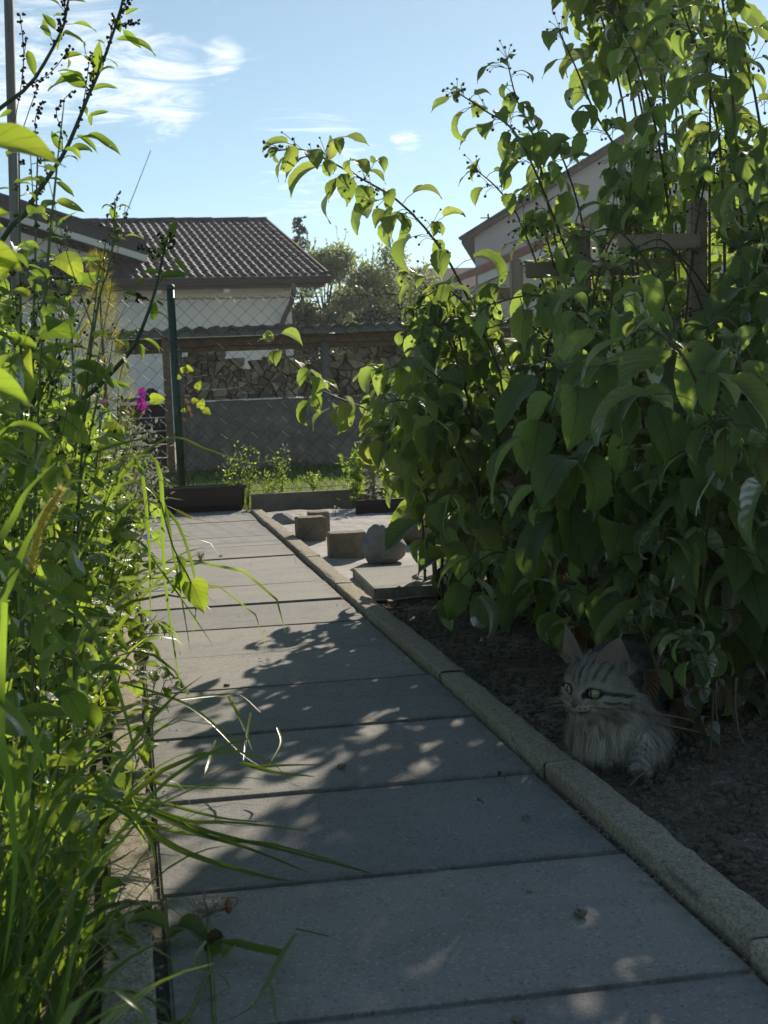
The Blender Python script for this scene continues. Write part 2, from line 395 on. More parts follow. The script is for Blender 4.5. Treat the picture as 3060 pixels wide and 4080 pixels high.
M['golden'] = leaf_mat('golden_conifer_spray', (.16, .18, .03), (.16, .17, .04), (.55, .52, .05), False, .5, .5, .2)
M['lawnblade'] = leaf_mat('lawn_blade', (.07, .12, .022), (.07, .11, .03), (.32, .45, .05), False, .5, .5, .2)
M['silver'] = leaf_mat('silver_felted_leaf', (.32, .33, .29), (.35, .36, .32), (.40, .42, .33), False, .4, .7, .1)
M['seed'] = leaf_mat('seed_cluster', (.10, .12, .04), (.1, .12, .05), (.2, .24, .07), False, .3, .6, .1)
M['darkseed'] = leaf_mat('dark_seed_cluster', (.06, .05, .035), (.06, .05, .035), (.1, .09, .05), False, .25, .6, .1)
M['foxtail'] = leaf_mat('foxtail_bristle', (.34, .33, .10), (.34, .33, .10), (.8, .78, .24), False, .55, .6, .1)
M['berry'] = plain('unripe_berry', (.10, .075, .045), .6, .3, 0, 60, .4)
M['sepal'] = leaf_mat('raspberry_sepal', (.09, .12, .05), (.16, .19, .12), (.25, .35, .08), False, .4, .6, .1)
M['purple'] = leaf_mat('purple_petal', (.22, .03, .17), (.22, .03, .17), (.30, .03, .26), False, .5, .5, .1)
M['blue'] = leaf_mat('blue_petal', (.04, .04, .4), (.04, .04, .4), (.08, .06, .7), False, .5, .5, .1)
M['yellow'] = leaf_mat('yellow_leaf', (.26, .32, .04), (.26, .32, .05), (.55, .66, .06), True, .5, .5, .1, 5, .3)
M['root'] = plain('dry_roots', (.34, .26, .17), .9, .1, 0, 30, .4)

# ------------------------------------------------------------------ leaf templates
def leaf_tpl(width=.36, peak=.38, tip=1.4, droop=.8, fold=.12, serr=.05, wav=.02, rows=12, cols=4, twist=0, heart=0.0, seed=0):
    r = random.Random(seed); vs, fs, uvs = [], [], []
    y = z = 0.0; prev = 0.0; ph = r.uniform(0, 6)
    hc = cols//2
    a = math.log(.5)/math.log(peak)
    for i in range(rows+1):
        t = i/rows; dt = t-prev; prev = t
        th = droop*(t-.02)**1.15 if t > .02 else 0
        y += math.cos(th)*dt; z -= math.sin(th)*dt
        w = width*math.sin(math.pi*min(max(t, 0), 1)**a)**.85 if 0 < t < 1 else 0
        if t > .7: w *= 1-((t-.7)/.3)**2*(.45 if tip > 1.2 else .1)
        w = max(w, .006)
        if heart and t < .25: w = max(w, width*heart*(1-t*.4)*(0.55+t*2))
        for j in range(cols+1):
            u = (j-hc)/hc
            ww = w*(1+(serr*(1 if i % 2 else -1) if abs(u) == 1 else 0))
            x = u*ww
            lz = fold*abs(u)**1.3*w*2.2+wav*math.sin(ph+t*9+u*2.2)*abs(u)
            yo = -heart*.12*abs(u)*(1-t*4) if heart and t < .25 else (-.02*abs(u) if serr and i % 2 else 0)
            tw = twist*t
            xx = x*math.cos(tw)-lz*math.sin(tw); zz = x*math.sin(tw)+lz*math.cos(tw)
            vs.append(Vector((xx, y+yo*math.cos(th)+zz*math.sin(th), z+zz*math.cos(th)-yo*math.sin(th))))
            uvs.append((u*.5+.5, t))
    n = cols+1
    for i in range(rows):
        for j in range(cols):
            fs.append((i*n+j, i*n+j+1, (i+1)*n+j+1, (i+1)*n+j))
    return vs, fs, uvs
def tpl_mesh(name, tpl, mat):
    b = MB(); b.add(tpl, Matrix.Identity(4)); return b.mesh(name, mat)
RASP_T = [leaf_tpl(.33*wm, .38, 1.5, d, f, .055, .03, 12, 4, tw, 0, i) for i, (d, f, tw, wm) in enumerate(((.5, .10, .1, .85), (.9, .16, -.2, .95), (1.25, .10, .15, .75), (1.5, .22, .3, .9), (1.8, .14, -.35, .8), (1.1, .36, .2, .8), (2.1, .2, .25, .7), (.7, .45, -.5, .9), (1.0, .08, .45, 1.0), (2.4, .3, -.2, .75)))]
RASP = [tpl_mesh('raspberry_leaf', t, M['rasp']) for t in RASP_T]
RASPDRY = [tpl_mesh('dry_leaf', leaf_tpl(.28, .42, 1.5, d, .5, .06, .09, 10, 4, tw, 0, 40+i), M['raspdry']) for i, (d, tw) in enumerate(((1.8, .6), (2.4, -.9)))]
BROAD_T = [leaf_tpl(.30, .36, 1.3, d, f, .0, .03, 8, 4, tw, 0, 20+i) for i, (d, f, tw) in enumerate(((.4, .15, .2), (.9, .2, -.3), (1.4, .12, .3)))]
BROAD = [tpl_mesh('broad_leaf', t, M['broad']) for t in BROAD_T]
HEART_T = [leaf_tpl(.40, .25, 1.3, d, f, .0, .04, 8, 4, tw, .8, 30+i) for i, (d, f, tw) in enumerate(((.3, .12, .1), (.8, .2, -.2), (1.2, .1, .2)))]
HEART = [tpl_mesh('heart_leaf', t, M['broad']) for t in HEART_T]
GOOSE_T = [leaf_tpl(wd, .40, 1.5, d, f, sr, .02, 8, 4, tw, 0, 50+i) for i, (wd, d, f, tw, sr) in enumerate(((.17, .35, .2, .2, 0), (.15, .8, .3, -.4, 0), (.23, .5, .15, .3, .06), (.13, 1.1, .25, .3, 0)))]
GOOSE = [tpl_mesh('goosefoot_leaf', t, M['goose']) for t in GOOSE_T]
def blade_tpl(width, droop, fold, twist, rows=9, power=1.4, seed=0):
    vs, fs, uvs = [], [], []; y = z = 0; prev = 0
    for i in range(rows+1):
        t = i/rows; dt = t-prev; prev = t
        th = droop*t**power; y += math.cos(th)*dt; z -= math.sin(th)*dt
        w = width*(.55+.45*min(1, t*5))*(1-max(0, t-.25)/.75)**.8+.0004
        tw = twist*t
        for j, u in enumerate((-1, 0, 1)):
            x = u*w; lz = fold*abs(u)*w
            xx = x*math.cos(tw)-lz*math.sin(tw); zz = x*math.sin(tw)+lz*math.cos(tw)
            vs.append(Vector((xx, y+zz*math.sin(th), z+zz*math.cos(th)))); uvs.append((u*.5+.5, t))
    for i in range(rows):
        for j in range(2): fs.append((i*3+j, i*3+j+1, (i+1)*3+j+1, (i+1)*3+j))
    return vs, fs, uvs
BLADE_T = [blade_tpl(w, d, .35, tw, 9, pw) for (w, d, tw, pw) in ((.014, .5, .5, 1.5), (.017, 1.0, -.8, 1.6), (.012, 1.6, .6, 1.7), (.018, 2.1, -.5, 1.9), (.013, 2.6, .9, 2.2), (.016, .9, 1.6, 1.2), (.02, 2.3, .2, 3.0))]
BLADE = [tpl_mesh('grass_blade', t, M['grass']) for t in BLADE_T]

def ribbon(b, pts, width, n=14, nrm=Vector((0, 0, 1)), fold=.3, m=0, taper=True):
    "a grass blade along a polyline, into MB b"
    q = spline(pts, n); o = len(b.v)
    for i, p in enumerate(q):
        t = i/(n-1); d = (q[min(i+1, n-1)]-q[max(i-1, 0)]).normalized()
        x = d.cross(nrm)
        if x.length < 1e-4: x = d.orthogonal()
        x.normalize(); z = x.cross(d)
        w = width*(.6+.4*min(1, t*5))*((1-max(0, t-.3)/.7)**.75 if taper else 1)+.0003
        b.v += [p-x*w+z*fold*w, p, p+x*w+z*fold*w]
    for i in range(n-1):
        for j in range(2): b.face([o+i*3+j, o+i*3+j+1, o+(i+1)*3+j+1, o+(i+1)*3+j], m)

# ================================================================== SETTING: ground, path, beds
def make_grid(name, x0, x1, y0, y1, nx, ny, zf, mat):
    vs = []; fs = []
    for j in range(ny+1):
        for i in range(nx+1):
            x = x0+(x1-x0)*i/nx; y = y0+(y1-y0)*j/ny; vs.append((x, y, zf(x, y)))
    for j in range(ny):
        for i in range(nx): a = j*(nx+1)+i; fs.append((a, a+1, a+nx+2, a+nx+1))
    me = bpy.data.meshes.new(name); me.from_pydata(vs, [], fs); me.materials.append(mat)
    me.polygons.foreach_set('use_smooth', [True]*len(fs)); me.update()
    o = bpy.data.objects.new(name, me); COL.objects.link(o); return o
def nz(x, y, s, seed=0): return noise.noise(Vector((x*s, y*s, seed*7.3)))
struct(make_grid('ground', -300, 300, -60, 600, 12, 12, lambda x, y: -.16, M['earth']))
struct(make_grid('lawn', -6, 14, 7.62, 24, 60, 60, lambda x, y: -.012+.012*nz(x, y, .8), M['lawn']))
soil = struct(make_grid('soil_bed', .660, 3.4, .4, 4.12, 130, 170, lambda x, y: -.018+.012*nz(x, y, 5)+.008*nz(x, y, 17, 1)+.004*nz(x, y, 48, 2)+.03*max(0, x-.8)*.5, M['soil']))
struct(make_grid('weed_bed', -3.2, -.071, .2, 7.6, 60, 120, lambda x, y: -.03+.02*nz(x, y, 4)+.012*nz(x, y, 18, 1), M['soil']))
struct(make_grid('bounce_paving', -9, 16, 13.2, 24.9, 20, 12, lambda x, y: -.004, M['edging']))  # unseen pale paving, added to bounce sunlight onto the house wall
fab = struct(make_grid('ground_cover_sheet', .662, 3.2, 4.1, 7.42, 90, 110, lambda x, y: -.008+.007*nz(x, y, 3.1, 4)+.006*nz(x+y*.6, y*.4, 11, 5), M['fabric']))

path = bpy.data.objects.new('path', None); COL.objects.link(path); struct(path)
b = MB(); b.box((.3, 4.0, -.057), (.76, 7.7, .09)); b.build('path_bed', M['joint'], path)
def slab_mesh(seed):
    bm = bmesh.new(); bmesh.ops.create_cube(bm, size=1)
    for v in bm.verts: v.co = Vector((v.co.x*.588, v.co.y*.391, v.co.z*.04))
    bmesh.ops.bevel(bm, geom=[e for e in bm.edges if abs(e.verts[0].co.z-.02) < 1e-4 and abs(e.verts[1].co.z-.02) < 1e-4], offset=.004, segments=2, affect='EDGES')
    me = bpy.data.meshes.new('paving_slab'); bm.to_mesh(me); bm.free(); me.materials.append(M['slab']); return me
SLAB = slab_mesh(0)
for k in range(-3, 17):
    o = bpy.data.objects.new('paving_slab', SLAB); COL.objects.link(o); o.parent = path
    o.location = (.306+uni(-.003, .003), 1.3326+.4*k-.2+uni(-.0015, .0015)+.4, -.02+uni(-.003, .002))
    o.rotation_euler = (uni(-.004, .004), uni(-.004, .004), uni(-.004, .004))
def edging_mesh(length, seed, w=.053, h=.16):
    ny = int(length/.018); prof = [(-w/2, -h), (-w/2, -.030), (-w/2, -.003), (-w/2+.0015, -.0006), (-w/2+.005, 0), (-w/6, .0003), (w/6, .0003), (w/2-.005, 0), (w/2-.0015, -.0006), (w/2, -.003), (w/2, -.030), (w/2, -h)]
    vs, fs = [], []; n = len(prof)
    for i in range(ny+1):
        y = -length/2+length*i/ny
        for j, (x, z) in enumerate(prof):
            e = nz(y, seed*3.1+x*9, 22, seed); e2 = nz(y, seed+x*20, 60, seed+3); edge = 1 if j in (2, 3, 8, 9) else .3
            chip = max(0, nz(y, x*4, 14, seed+9)-.28)*.05 if j in (3, 8) else 0
            vs.append((x+e*.0024*edge*(1 if x > 0 else -1), y, z+e2*.0012+(e*.002-chip if j in (2, 3, 8, 9) else 0)))
    for i in range(ny):
        for j in range(n-1): a = i*n+j; fs.append((a, a+1, a+n+1, a+n))
    fs.append(tuple(range(n))); fs.append(tuple(ny*n+j for j in range(n))[::-1])
    me = bpy.data.meshes.new('edging_stone'); me.from_pydata(vs, [], fs); me.materials.append(M['edging'])
    me.polygons.foreach_set('use_smooth', [True]*len(fs)); me.update(); return me
EDG = [edging_mesh(.744, s) for s in range(4)]
for side, X, z in (('r', .6365, .015), ('l', -.0285, .010)):
    for k in range(-2, 7):
        o = bpy.data.objects.new('edging_stone', EDG[(k+(side == 'l')) % 4]); COL.objects.link(o); o.parent = path
        o.location = (X+uni(-.002, .002), 2.495+.75*k+(.31 if side == 'l' else 0), z+uni(-.002, .002)); o.rotation_euler = (uni(-.003, .003), uni(-.012, .012), uni(-.004, .004))
b = MB()
for i in range(900):                                   # sand and tiny pebbles lying in the joints
    s = RND.random()
    if s < .6: x, y = (.002+uni(-.004, .006) if RND.random() < .5 else .608+uni(-.004, .003)), uni(1.2, 6)
    else: x, y = uni(0, .6), 1.3326+.4*RND.randint(0, 12)+uni(-.004, .004)
    b.ball((x, y, -.013+uni(0, .006)), uni(.0012, .0042), 0, (1, 1, .7), 5, 3)
for i in range(260):                                   # crumbs swept against the rims of the slabs
    y = uni(1.2, 7.2); x = RND.choice((.015+abs(RND.gauss(0, .05)), .60-abs(RND.gauss(0, .04)), uni(.02, .6)))
    b.ball((x, y, .0012), uni(.0008, .0024), 0, (1.2, 1, .6), 5, 3)
o = b.build('joint_grit', M['edging'], path); o['kind'] = 'stuff'
# concrete board closing the bed at the far end and a low dark board in front of it
b = MB(); b.box((2.0, 7.6, -.02), (2.74, .05, .2)); tag(b.build('concrete_edging_board', M['drywall'], origin=(2.0, 7.6, -.1)), 'weathered concrete edging board along the foot of the wire fence', 'edging board')
b = MB(); b.box((1.95, 7.05, .015), (1.7, .03, .09)); tag(b.build('bed_board', M['darkboard'], origin=(1.95, 7.05, 0)), 'low dark wooden board lying across the end of the sheet covered bed', 'board')
# soil clods
b = MB()
for i in range(7500):
    x, y = .675+abs(RND.gauss(0, .45)), uni(1.2, 4.05)
    if x > 2.2: continue
    s = abs(RND.gauss(0, .0028))+.0016
    b.ball((x, y, -.012+.015*max(0, x-.8)), s, 0, (uni(.7, 1.4), uni(.7, 1.4), uni(.5, .9)), 5, 3)
tag(b.build('soil_clods', M['clod']), 'loose crumbly soil clods on the bed under the raspberry canes', 'soil', kind='stuff')
b = MB()
for i in range(700):                                   # dry leaf litter and chips under the canes
    x, y = .70+abs(RND.gauss(0, .45)), uni(1.4, 4.0)
    p = Vector((x, y, .0+.015*max(0, x-.8)+uni(0, .012))); a = uni(0, 6.28); d = Vector((math.cos(a), math.sin(a), uni(-.3, .3)))
    s = uni(.008, .03); w = Vector((-d.y, d.x, uni(-.4, .4)))*s*uni(.12, .45)
    b.quad(p, p+d*s*.5-w, p+d*s, p+d*s*.5+w)
tag(b.build('leaf_litter', M['raspdry']), 'dry brown leaf litter scattered on the soil under the canes', 'litter', kind='stuff')
# lawn blades
b = MB()
for i in range(26000):
    y = 7.66+4.4*RND.random()**1.3; x = y*uni(-.06, .48); h = uni(.02, .05); a = uni(0, 6.28); w = .0035
    dx, dy = math.cos(a), math.sin(a); lean = Vector((uni(-.6, .6), uni(-.6, .6), 1))*h
    p = Vector((x, y, -.012)); b.tri(p+Vector((dx*w, dy*w, 0)), p-Vector((dx*w, dy*w, 0)), p+lean)
tag(b.build('lawn_grass', M['lawnblade']), 'short sunlit lawn grass between the wire fence and the woodshed', 'grass', kind='stuff')


# thin haze volume added to lift the dark tones, in place of lens veil
def make_haze():
    k = bpy.data.materials.new('haze'); k.use_nodes = True; nt = k.node_tree; nt.nodes.clear()
    out = nt.nodes.new('ShaderNodeOutputMaterial'); pv = nt.nodes.new('ShaderNodeVolumePrincipled')
    pv.inputs['Color'].default_value = (.92, .95, 1, 1); pv.inputs['Density'].default_value = .0009; pv.inputs['Anisotropy'].default_value = .45
    nt.links.new(pv.outputs[0], out.inputs['Volume'])
    b = MB(); b.box((5, 274, 3.4), (640, 700, 9.2)); o = b.build('haze', k); o['kind'] = 'stuff'; o['label'] = 'thin added haze veiling the gardens'
make_haze()

# ================================================================== BUILDINGS
def roof_tile_mesh(name, w, l, amp, mat, seg=6):
    vs, fs = [], []
    for (y, dz) in ((-l, .018), (0, 0.0)):
        for j in range(seg+1):
            x = -w/2+w*j/seg; vs.append((x, y+l, amp*(.5+.5*math.cos(2*math.pi*x/w))+dz))
    n = seg+1; o = len(vs)
    for j in range(seg): fs.append((j, j+1, n+j+1, n+j))
    for j in range(seg+1):
        x = -w/2+w*j/seg; vs.append((x, .004, amp*(.5+.5*math.cos(2*math.pi*x/w))-.012))
    for j in range(seg): fs.append((o+j, o+j+1, j+1, j))
    me = bpy.data.meshes.new(name); me.from_pydata(vs, [], fs); me.materials.append(mat); me.update(); return me
EX = Vector((.996, .09, 0)).normalized(); EY = Vector((-EX.y, EX.x, 0)); EC = Vector((3.55, 25, 2.62))
def HL(x, y, z): return Vector((EC.x, EC.y, 0))+EX*x+EY*y+Vector((0, 0, z))
house = thing('garage_house', HL(-3, .55, 0), 'white garage house with brown pantile roof behind the woodshed', 'house')
SL = math.tan(R(16.5))
def hexa(b, pts, m=0):
    o = len(b.v); b.v += [Vector(p) for p in pts]
    for q in ((0, 3, 2, 1), (4, 5, 6, 7), (0, 1, 5, 4), (1, 2, 6, 5), (2, 3, 7, 6), (3, 0, 4, 7)): b.face([o+i for i in q], m)
b = MB(); xl = -5.55; xr = -.52; yb = 9.6
o_ = [HL(xl, .55, -.1), HL(xr, .55, -.1), HL(xr, 5.1, -.1), HL(xr, yb, -.1), HL(xl, yb, -.1)]
t_ = [HL(xl, .55, 2.55+.55*SL), HL(xr, .55, 2.55+.55*SL), HL(xr, 5.1, 2.55+5.1*SL), HL(xr, yb, 2.62), HL(xl, yb, 2.62)]
b.quad(o_[0], o_[1], t_[1], t_[0]); b.quad(o_[1], o_[2], t_[2], t_[1]); b.quad(o_[2], o_[3], t_[3], t_[2]); b.quad(o_[3], o_[4], t_[4], t_[3]); b.quad(o_[4], o_[0], t_[0], t_[4])
b.build('wall', M['plaster'], house)
b = MB(); xl = -6.4
b2 = [HL(xl, -.02, 2.56), HL(.0, -.02, 2.56), HL(.0, 5.2, 2.56+5.2*SL), HL(xl, 5.2, 2.56+5.2*SL)]
hexa(b, b2+[p+Vector((0, 0, .05)) for p in b2])
b3 = [HL(xl, 5.2, 2.56+5.2*SL), HL(0, 5.2, 2.56+5.2*SL), HL(0, 10, 2.5), HL(xl, 10, 2.5)]
hexa(b, b3+[p+Vector((0, 0, .05)) for p in b3])
roof = b.build('roof', M['brown_trim'], house)
TILE = roof_tile_mesh('roof_tile', .15, .42, .045, M['tile'])
up = (EY+Vector((0, 0, SL))).normalized(); nrm = EX.cross(up)
cnt = 0; rest = MB()
tv = [v.co.copy() for v in TILE.vertices]; tf = [tuple(p.vertices) for p in TILE.polygons]
for r_ in range(15):
    for c in range(42):
        pos = HL(-.075-.15*c, 0, 2.625)+up*(.375*r_-.05)+nrm*uni(-.002, .004)
        if cnt < 300:
            put('roof_tile', TILE, roof, pos, up+EX*uni(-.006, .006), nrm, 1); cnt += 1
        else: rest.add((tv, tf, [(0, 0)]*len(tv)), frame(pos, up, nrm, 1))
o = rest.build('upper_roof_tiles', M['tile'], roof); o['kind'] = 'stuff'
RIDGE = None
for c in range(17):
    b = MB(); x = -.0-.38*c; o0 = HL(x, 5.2, 2.635+5.2*SL)
    vs = []
    for k, xx in enumerate((0, -.40)):
        for j in range(7):
            a = math.pi*j/6; rr = .115-.012*k
            vs.append(Vector((xx, rr*math.cos(a), rr*math.sin(a)*.8)))
    if RIDGE is None:
        me = bpy.data.meshes.new('ridge_tile'); me.from_pydata([tuple(q) for q in vs], [], [(j, j+1, 8+j, 7+j) for j in range(6)]+[tuple(range(7))]); me.materials.append(M['tile']); RIDGE = me
    put('ridge_tile', RIDGE, roof, o0+Vector((0, 0, uni(0, .012))), EY, Vector((0, 0, 1)), 1)
# verge along the right slope
b = MB()
q = [HL(.0, -.05, 2.52), HL(.03, -.05, 2.52), HL(.03, 5.2, 2.52+5.2*SL), HL(.0, 5.2, 2.52+5.2*SL)]
hexa(b, q+[p+Vector((0, 0, .17)) for p in q]); b.build('verge_board', M['brown_trim'], house)
b = MB(); b.tube([HL(-6.4, -.09, 2.56), HL(.05, -.09, 2.55)], .075, 8); b.build('gutter', M['brown_trim'], house)
b = MB(); b.box((0, 0, 0), (6.3, .03, .16)); b.v = [HL(-3.2, -.01, 2.50)+EX*q.x+EY*q.y+Vector((0, 0, q.z)) for q in b.v]; b.build('eaves_board', M['brown_trim'], house)
for x in (-5.2, -4.05, -2.9, -1.75, -.6):
    b = MB(); b.box((0, 0, 0), (.09, .56, .15)); b.v = [HL(x, .26, 2.46)+EX*q.x+EY*(q.y)+Vector((0, 0, q.z+q.y*.1)) for q in b.v]; b.build('rafter_end', M['white_paint'], house)
b = MB(); b.tube(spline([HL(-.62, -.09, 2.5), HL(-.60, -.08, 2.36), HL(-.62, .15, 2.15), HL(-.70, .42, 1.9), HL(-.72, .47, 1.6), HL(-.72, .47, 0)], 18), .048, 8); b.build('downpipe', M['pipe'], house, True)
wa = P(890, 1274, 25.6); wb = P(1085, 1274, 25.6)
b = MB(); q = [wa, wb, wb+Vector((0, .12, 0)), wa+Vector((0, .12, 0))]; hexa(b, [Vector((p.x, p.y-.0, .4)) for p in q]+[Vector((p.x, p.y, wa.z)) for p in q])
win = b.build('window', M['glass_dark'], house)
b = MB(); b.box(((wa.x+wb.x)/2, 25.56, wa.z+.02), (wb.x-wa.x+.12, .12, .07))
for x in (wa.x-.03, wb.x+.03, (wa.x+wb.x)/2): b.box((x, 25.56, wa.z-.6), (.06, .1, 1.2))
b.build('window_frame', M['brown_trim'], win)

# wing with its gable towards the garden, left of the garage roof
wing = thing('gabled_house', P(300, 1568, 26), 'white gable of a neighbouring house with dark verge, left of the brown pantile roof', 'house')
g0 = P(545, 1040, 25.9); g1 = P(-900, 590, 25.9); g2 = Vector((g1.x-(g0.x-g1.x), g0.y, g0.z))
b = MB(); i0 = len(b.v)
for y in (25.95, 34):
    b.v += [Vector((g0.x-.1, y, -.1)), Vector((g0.x-.1, y, g0.z-.1)), Vector((g1.x, y, g1.z-.1)), Vector((g2.x, y, g2.z-.1)), Vector((g2.x, y, -.1))]
b.face([0, 1, 2, 3, 4]); b.face([9, 8, 7, 6, 5])
for k in range(5): b.face([k, (k+1) % 5, 5+(k+1) % 5, 5+k][::-1])
b.build('wall', M['plaster'], wing)
def slab_between(b, a, c, y0, y1, th):
    q = [Vector((a.x, y0, a.z)), Vector((c.x, y0, c.z)), Vector((c.x, y1, c.z)), Vector((a.x, y1, a.z))]
    hexa(b, q+[p+Vector((0, 0, th)) for p in q])
d = (g0-g1).normalized(); ge = g0+d*.18
b = MB(); slab_between(b, g1+Vector((0, 0, .1)), ge+Vector((0, 0, .1)), 25.35, 34, .24); slab_between(b, g2+Vector((0, 0, .1)), g1+Vector((0, 0, .1)), 25.35, 34, .24)
rf = b.build('roof', M['tile'], wing)
b = MB(); slab_between(b, g1+Vector((0, 0, -.02)), ge+Vector((0, 0, -.02)), 25.3, 25.42, .115); b.build('fascia_board', M['white_paint'], wing)
for k in range(14):                                        # stepped verge tiles up the rake
    p = ge+Vector((0, 0, .34))-d*(.4*k+.2); b = MB(); b.box((0, 0, 0), (.44, .3, .05), 0, Matrix.Rotation(math.atan2(-d.z, d.x), 3, 'Y')); b.v = [q+Vector((p.x, 25.45, p.z+.01)) for q in b.v]; b.build('verge_tile', M['tile'], rf)

# house on the right behind the raspberries, its gable turned a little towards the path
HA = P(1890, 945, 35)
def PP(u, v, off=0.0):
    d = AF+AR*((u-CAM_W/2)/CAM_F)+AU*((CAM_H/2-v)/CAM_F)
    return Vector((0, 0, CAM_Z))+d*((HA.y+off+.3*HA.x)/(d.y+.3*d.x))
EH = Vector((.3, 1, 0)).normalized()*9; FX = Vector((1, -.3, 0)).normalized()
rh = thing('pale_house', PP(2450, 1555), 'tall pale pinkish gabled house half hidden behind the raspberry canes', 'house')
a0 = PP(1890, 945); a1 = PP(2490, 570); hw = (a1-a0).dot(FX); a2 = a0+FX*(2*hw)
def fl(p): return Vector((p.x, p.y, -.1))
b = MB()
for e in (Vector(), EH): b.v += [fl(a0)+e, a0+e, a1+e, a2+e, fl(a2)+e]
b.face([0, 1, 2, 3, 4]); b.face([9, 8, 7, 6, 5])
for k in range(5): b.face([k, (k+1) % 5, 5+(k+1) % 5, 5+k][::-1])
b.build('wall', M['plaster2'], rh)
d = (a0-a1).normalized(); ae = a0+d*.35; af = a2+(a2-a1).normalized()*.35; F0 = -EH*.03
def slab3(b, p, q, e0, e1, th):
    c = [p+e0, q+e0, q+e1, p+e1]; hexa(b, c+[x+Vector((0, 0, th)) for x in c])
b = MB(); slab3(b, ae, a1, F0, EH*1.03, .14); slab3(b, a1, af, F0, EH*1.03, .14); rf = b.build('roof', M['brown_trim'], rh)
ax = Matrix((FX, EH.normalized(), Vector((0, 0, 1)))).transposed()
for k in range(24):
    p = ae+(a1-ae)*((k+.5)/24)+F0*.6+Vector((0, 0, .16)); b = MB(); b.box((0, 0, 0), (.34, .3, .06), 0, ax @ Matrix.Rotation(math.atan2(d.z, -d.dot(FX))*-1*-1, 3, 'Y')); b.v = [q+p for q in b.v]; b.build('verge_tile', M['tile'], rf)
an = P(1945, 930, 36); b = MB(); b.tube([an-Vector((0, 0, .3)), P(1945, 852, 36)], .025, 5)
q = P(1945, 868, 36); b.tube([q+Vector((-.2, 0, 0)), q+Vector((.2, 0, 0))], .018, 4); q = P(1945, 880, 36); b.tube([q+Vector((-.1, -.2, 0)), q+Vector((.1, .2, 0))], .015, 4)
b.build('roof_antenna', M['metal'], rh)
lt = thing('lean_to', P(2300, 1555, 33), 'low lean-to with a red tiled edge and cream wall in front of the pale house', 'lean-to')
l0 = P(1900, 1097, 32.5); l1 = P(2650, 770, 32.5)
b = MB(); b.v += [Vector((l0.x+.2, 32.8, -.1)), Vector((l0.x+.2, 32.8, l0.z-.2)), Vector((l1.x, 32.8, l1.z-.2)), Vector((l1.x, 32.8, -.1)), Vector((l0.x+.2, 34.9, -.1)), Vector((l0.x+.2, 34.9, l0.z-.2)), Vector((l1.x, 34.9, l1.z-.2)), Vector((l1.x, 34.9, -.1))]
for q in ((3, 2, 1, 0), (4, 5, 6, 7), (0, 1, 5, 4), (1, 2, 6, 5), (2, 3, 7, 6)): b.face(list(q))
b.build('wall', plain('cream_plaster', (.62, .56, .42), .9, .1, 0, 3, .1), lt)
b = MB(); slab_between(b, l0, l1, 32.3, 34.9, .16); b.build('roof', M['redtile'], lt)
b = MB(); slab_between(b, l0-Vector((0, 0, .22)), l1-Vector((0, 0, .22)), 32.36, 32.44, .2); b.build('fascia_board', M['white_paint'], lt)
bh = thing('brown_roofed_house', P(1650, 1555, 44), 'distant house with dark brown hipped roof between the trees and the pale gable', 'house')
c0 = P(1430, 1160, 44); c1 = P(2050, 1150, 44); r0 = P(1480, 1072, 48); r1 = P(1900, 1066, 48)
b = MB(); b.box(((c0.x+c1.x)/2, 48, (c0.z-.1)/2), (c1.x-c0.x-.6, 7, c0.z+.1)); b.build('wall', M['darkboard'], bh)
b = MB(); i0 = 0; b.v += [c0, c1, Vector((c1.x, 52, c1.z)), Vector((c0.x, 52, c0.z)), r0, r1]
for q in ((0, 1, 5, 4), (1, 2, 5), (2, 3, 4, 5), (3, 0, 4), (3, 2, 1, 0)): b.face(list(q))
b.build('roof', plain('dull_brown_roof', (.06, .045, .04), .95, .05, 0, 3, .3), bh)

# ================================================================== WOODSHED
SY = 12.2
shed = thing('woodshed', (1.5, SY+.2, 0), 'open woodshed with weathered tile roof on grey posts over a low stone wall', 'shed')
xa = P(600, 1300, SY).x-.3; xb = 4.6
b = MB(); xw = P(700, 1700, SY).x; n = 60
for i in range(n+1):
    for (y, z) in ((SY, -.1), (SY, .15), (SY, .35), (SY+.01, .545), (SY+.1, .56), (SY+.5, .56)):
        x = xw+(xb-xw)*i/n; b.v.append(Vector((x, y+.022*nz(x*1.5, z*3, 6), z+.012*nz(x, z, 9, 3))))
for i in range(n):
    for j in range(5): q = i*6+j; b.face([q, q+1, q+7, q+6][::-1])
b.build('stone_wall', M['drywall'], shed, True)
for u in (712, 1300, 1900):
    p = P(u, 1450, SY); b = MB(); b.box((p.x, SY+.05, .80), (.062, .062, .52)); b.build('post', M['greypost'], shed)
b = MB(); b.box(((xa+xb)/2, SY+.03, 1.06), (xb-xa, .06, .075)); b.build('front_beam', M['beam'], shed)
b = MB(); b.box(((xa+xb)/2, SY+.10, 1.002), (xb-xa, .05, .045)); b.build('lower_rail', M['beam'], shed)
b = MB(); q = [Vector((xa-.1, SY-.17, 1.105)), Vector((xb, SY-.17, 1.105)), Vector((xb, SY+1.1, 1.15)), Vector((xa-.1, SY+1.1, 1.15))]
hexa(b, q+[p+Vector((0, 0, .028)) for p in q]); sroof = b.build('roof', M['greypost'], shed)
b = MB(); b.box(((xa+xb)/2, SY-.185, 1.12), (xb-xa+.2, .02, .05)); b.build('eaves_lath', M['greypost'], shed)
STILE = roof_tile_mesh('roof_tile', .126, .34, .030, M['oldtile'], 8)
upv = Vector((0, 1.27, .045)).normalized()
for r_ in range(4):
    for c in range(40):
        x = xa-.05+.126*c
        if x > xb: break
        put('roof_tile', STILE, sroof, Vector((x, SY-.22, 1.132+uni(-.004, .006)))+upv*(.31*r_), upv+Vector((uni(-.02, .02), 0, 0)), Vector((0, 0, 1)), 1)
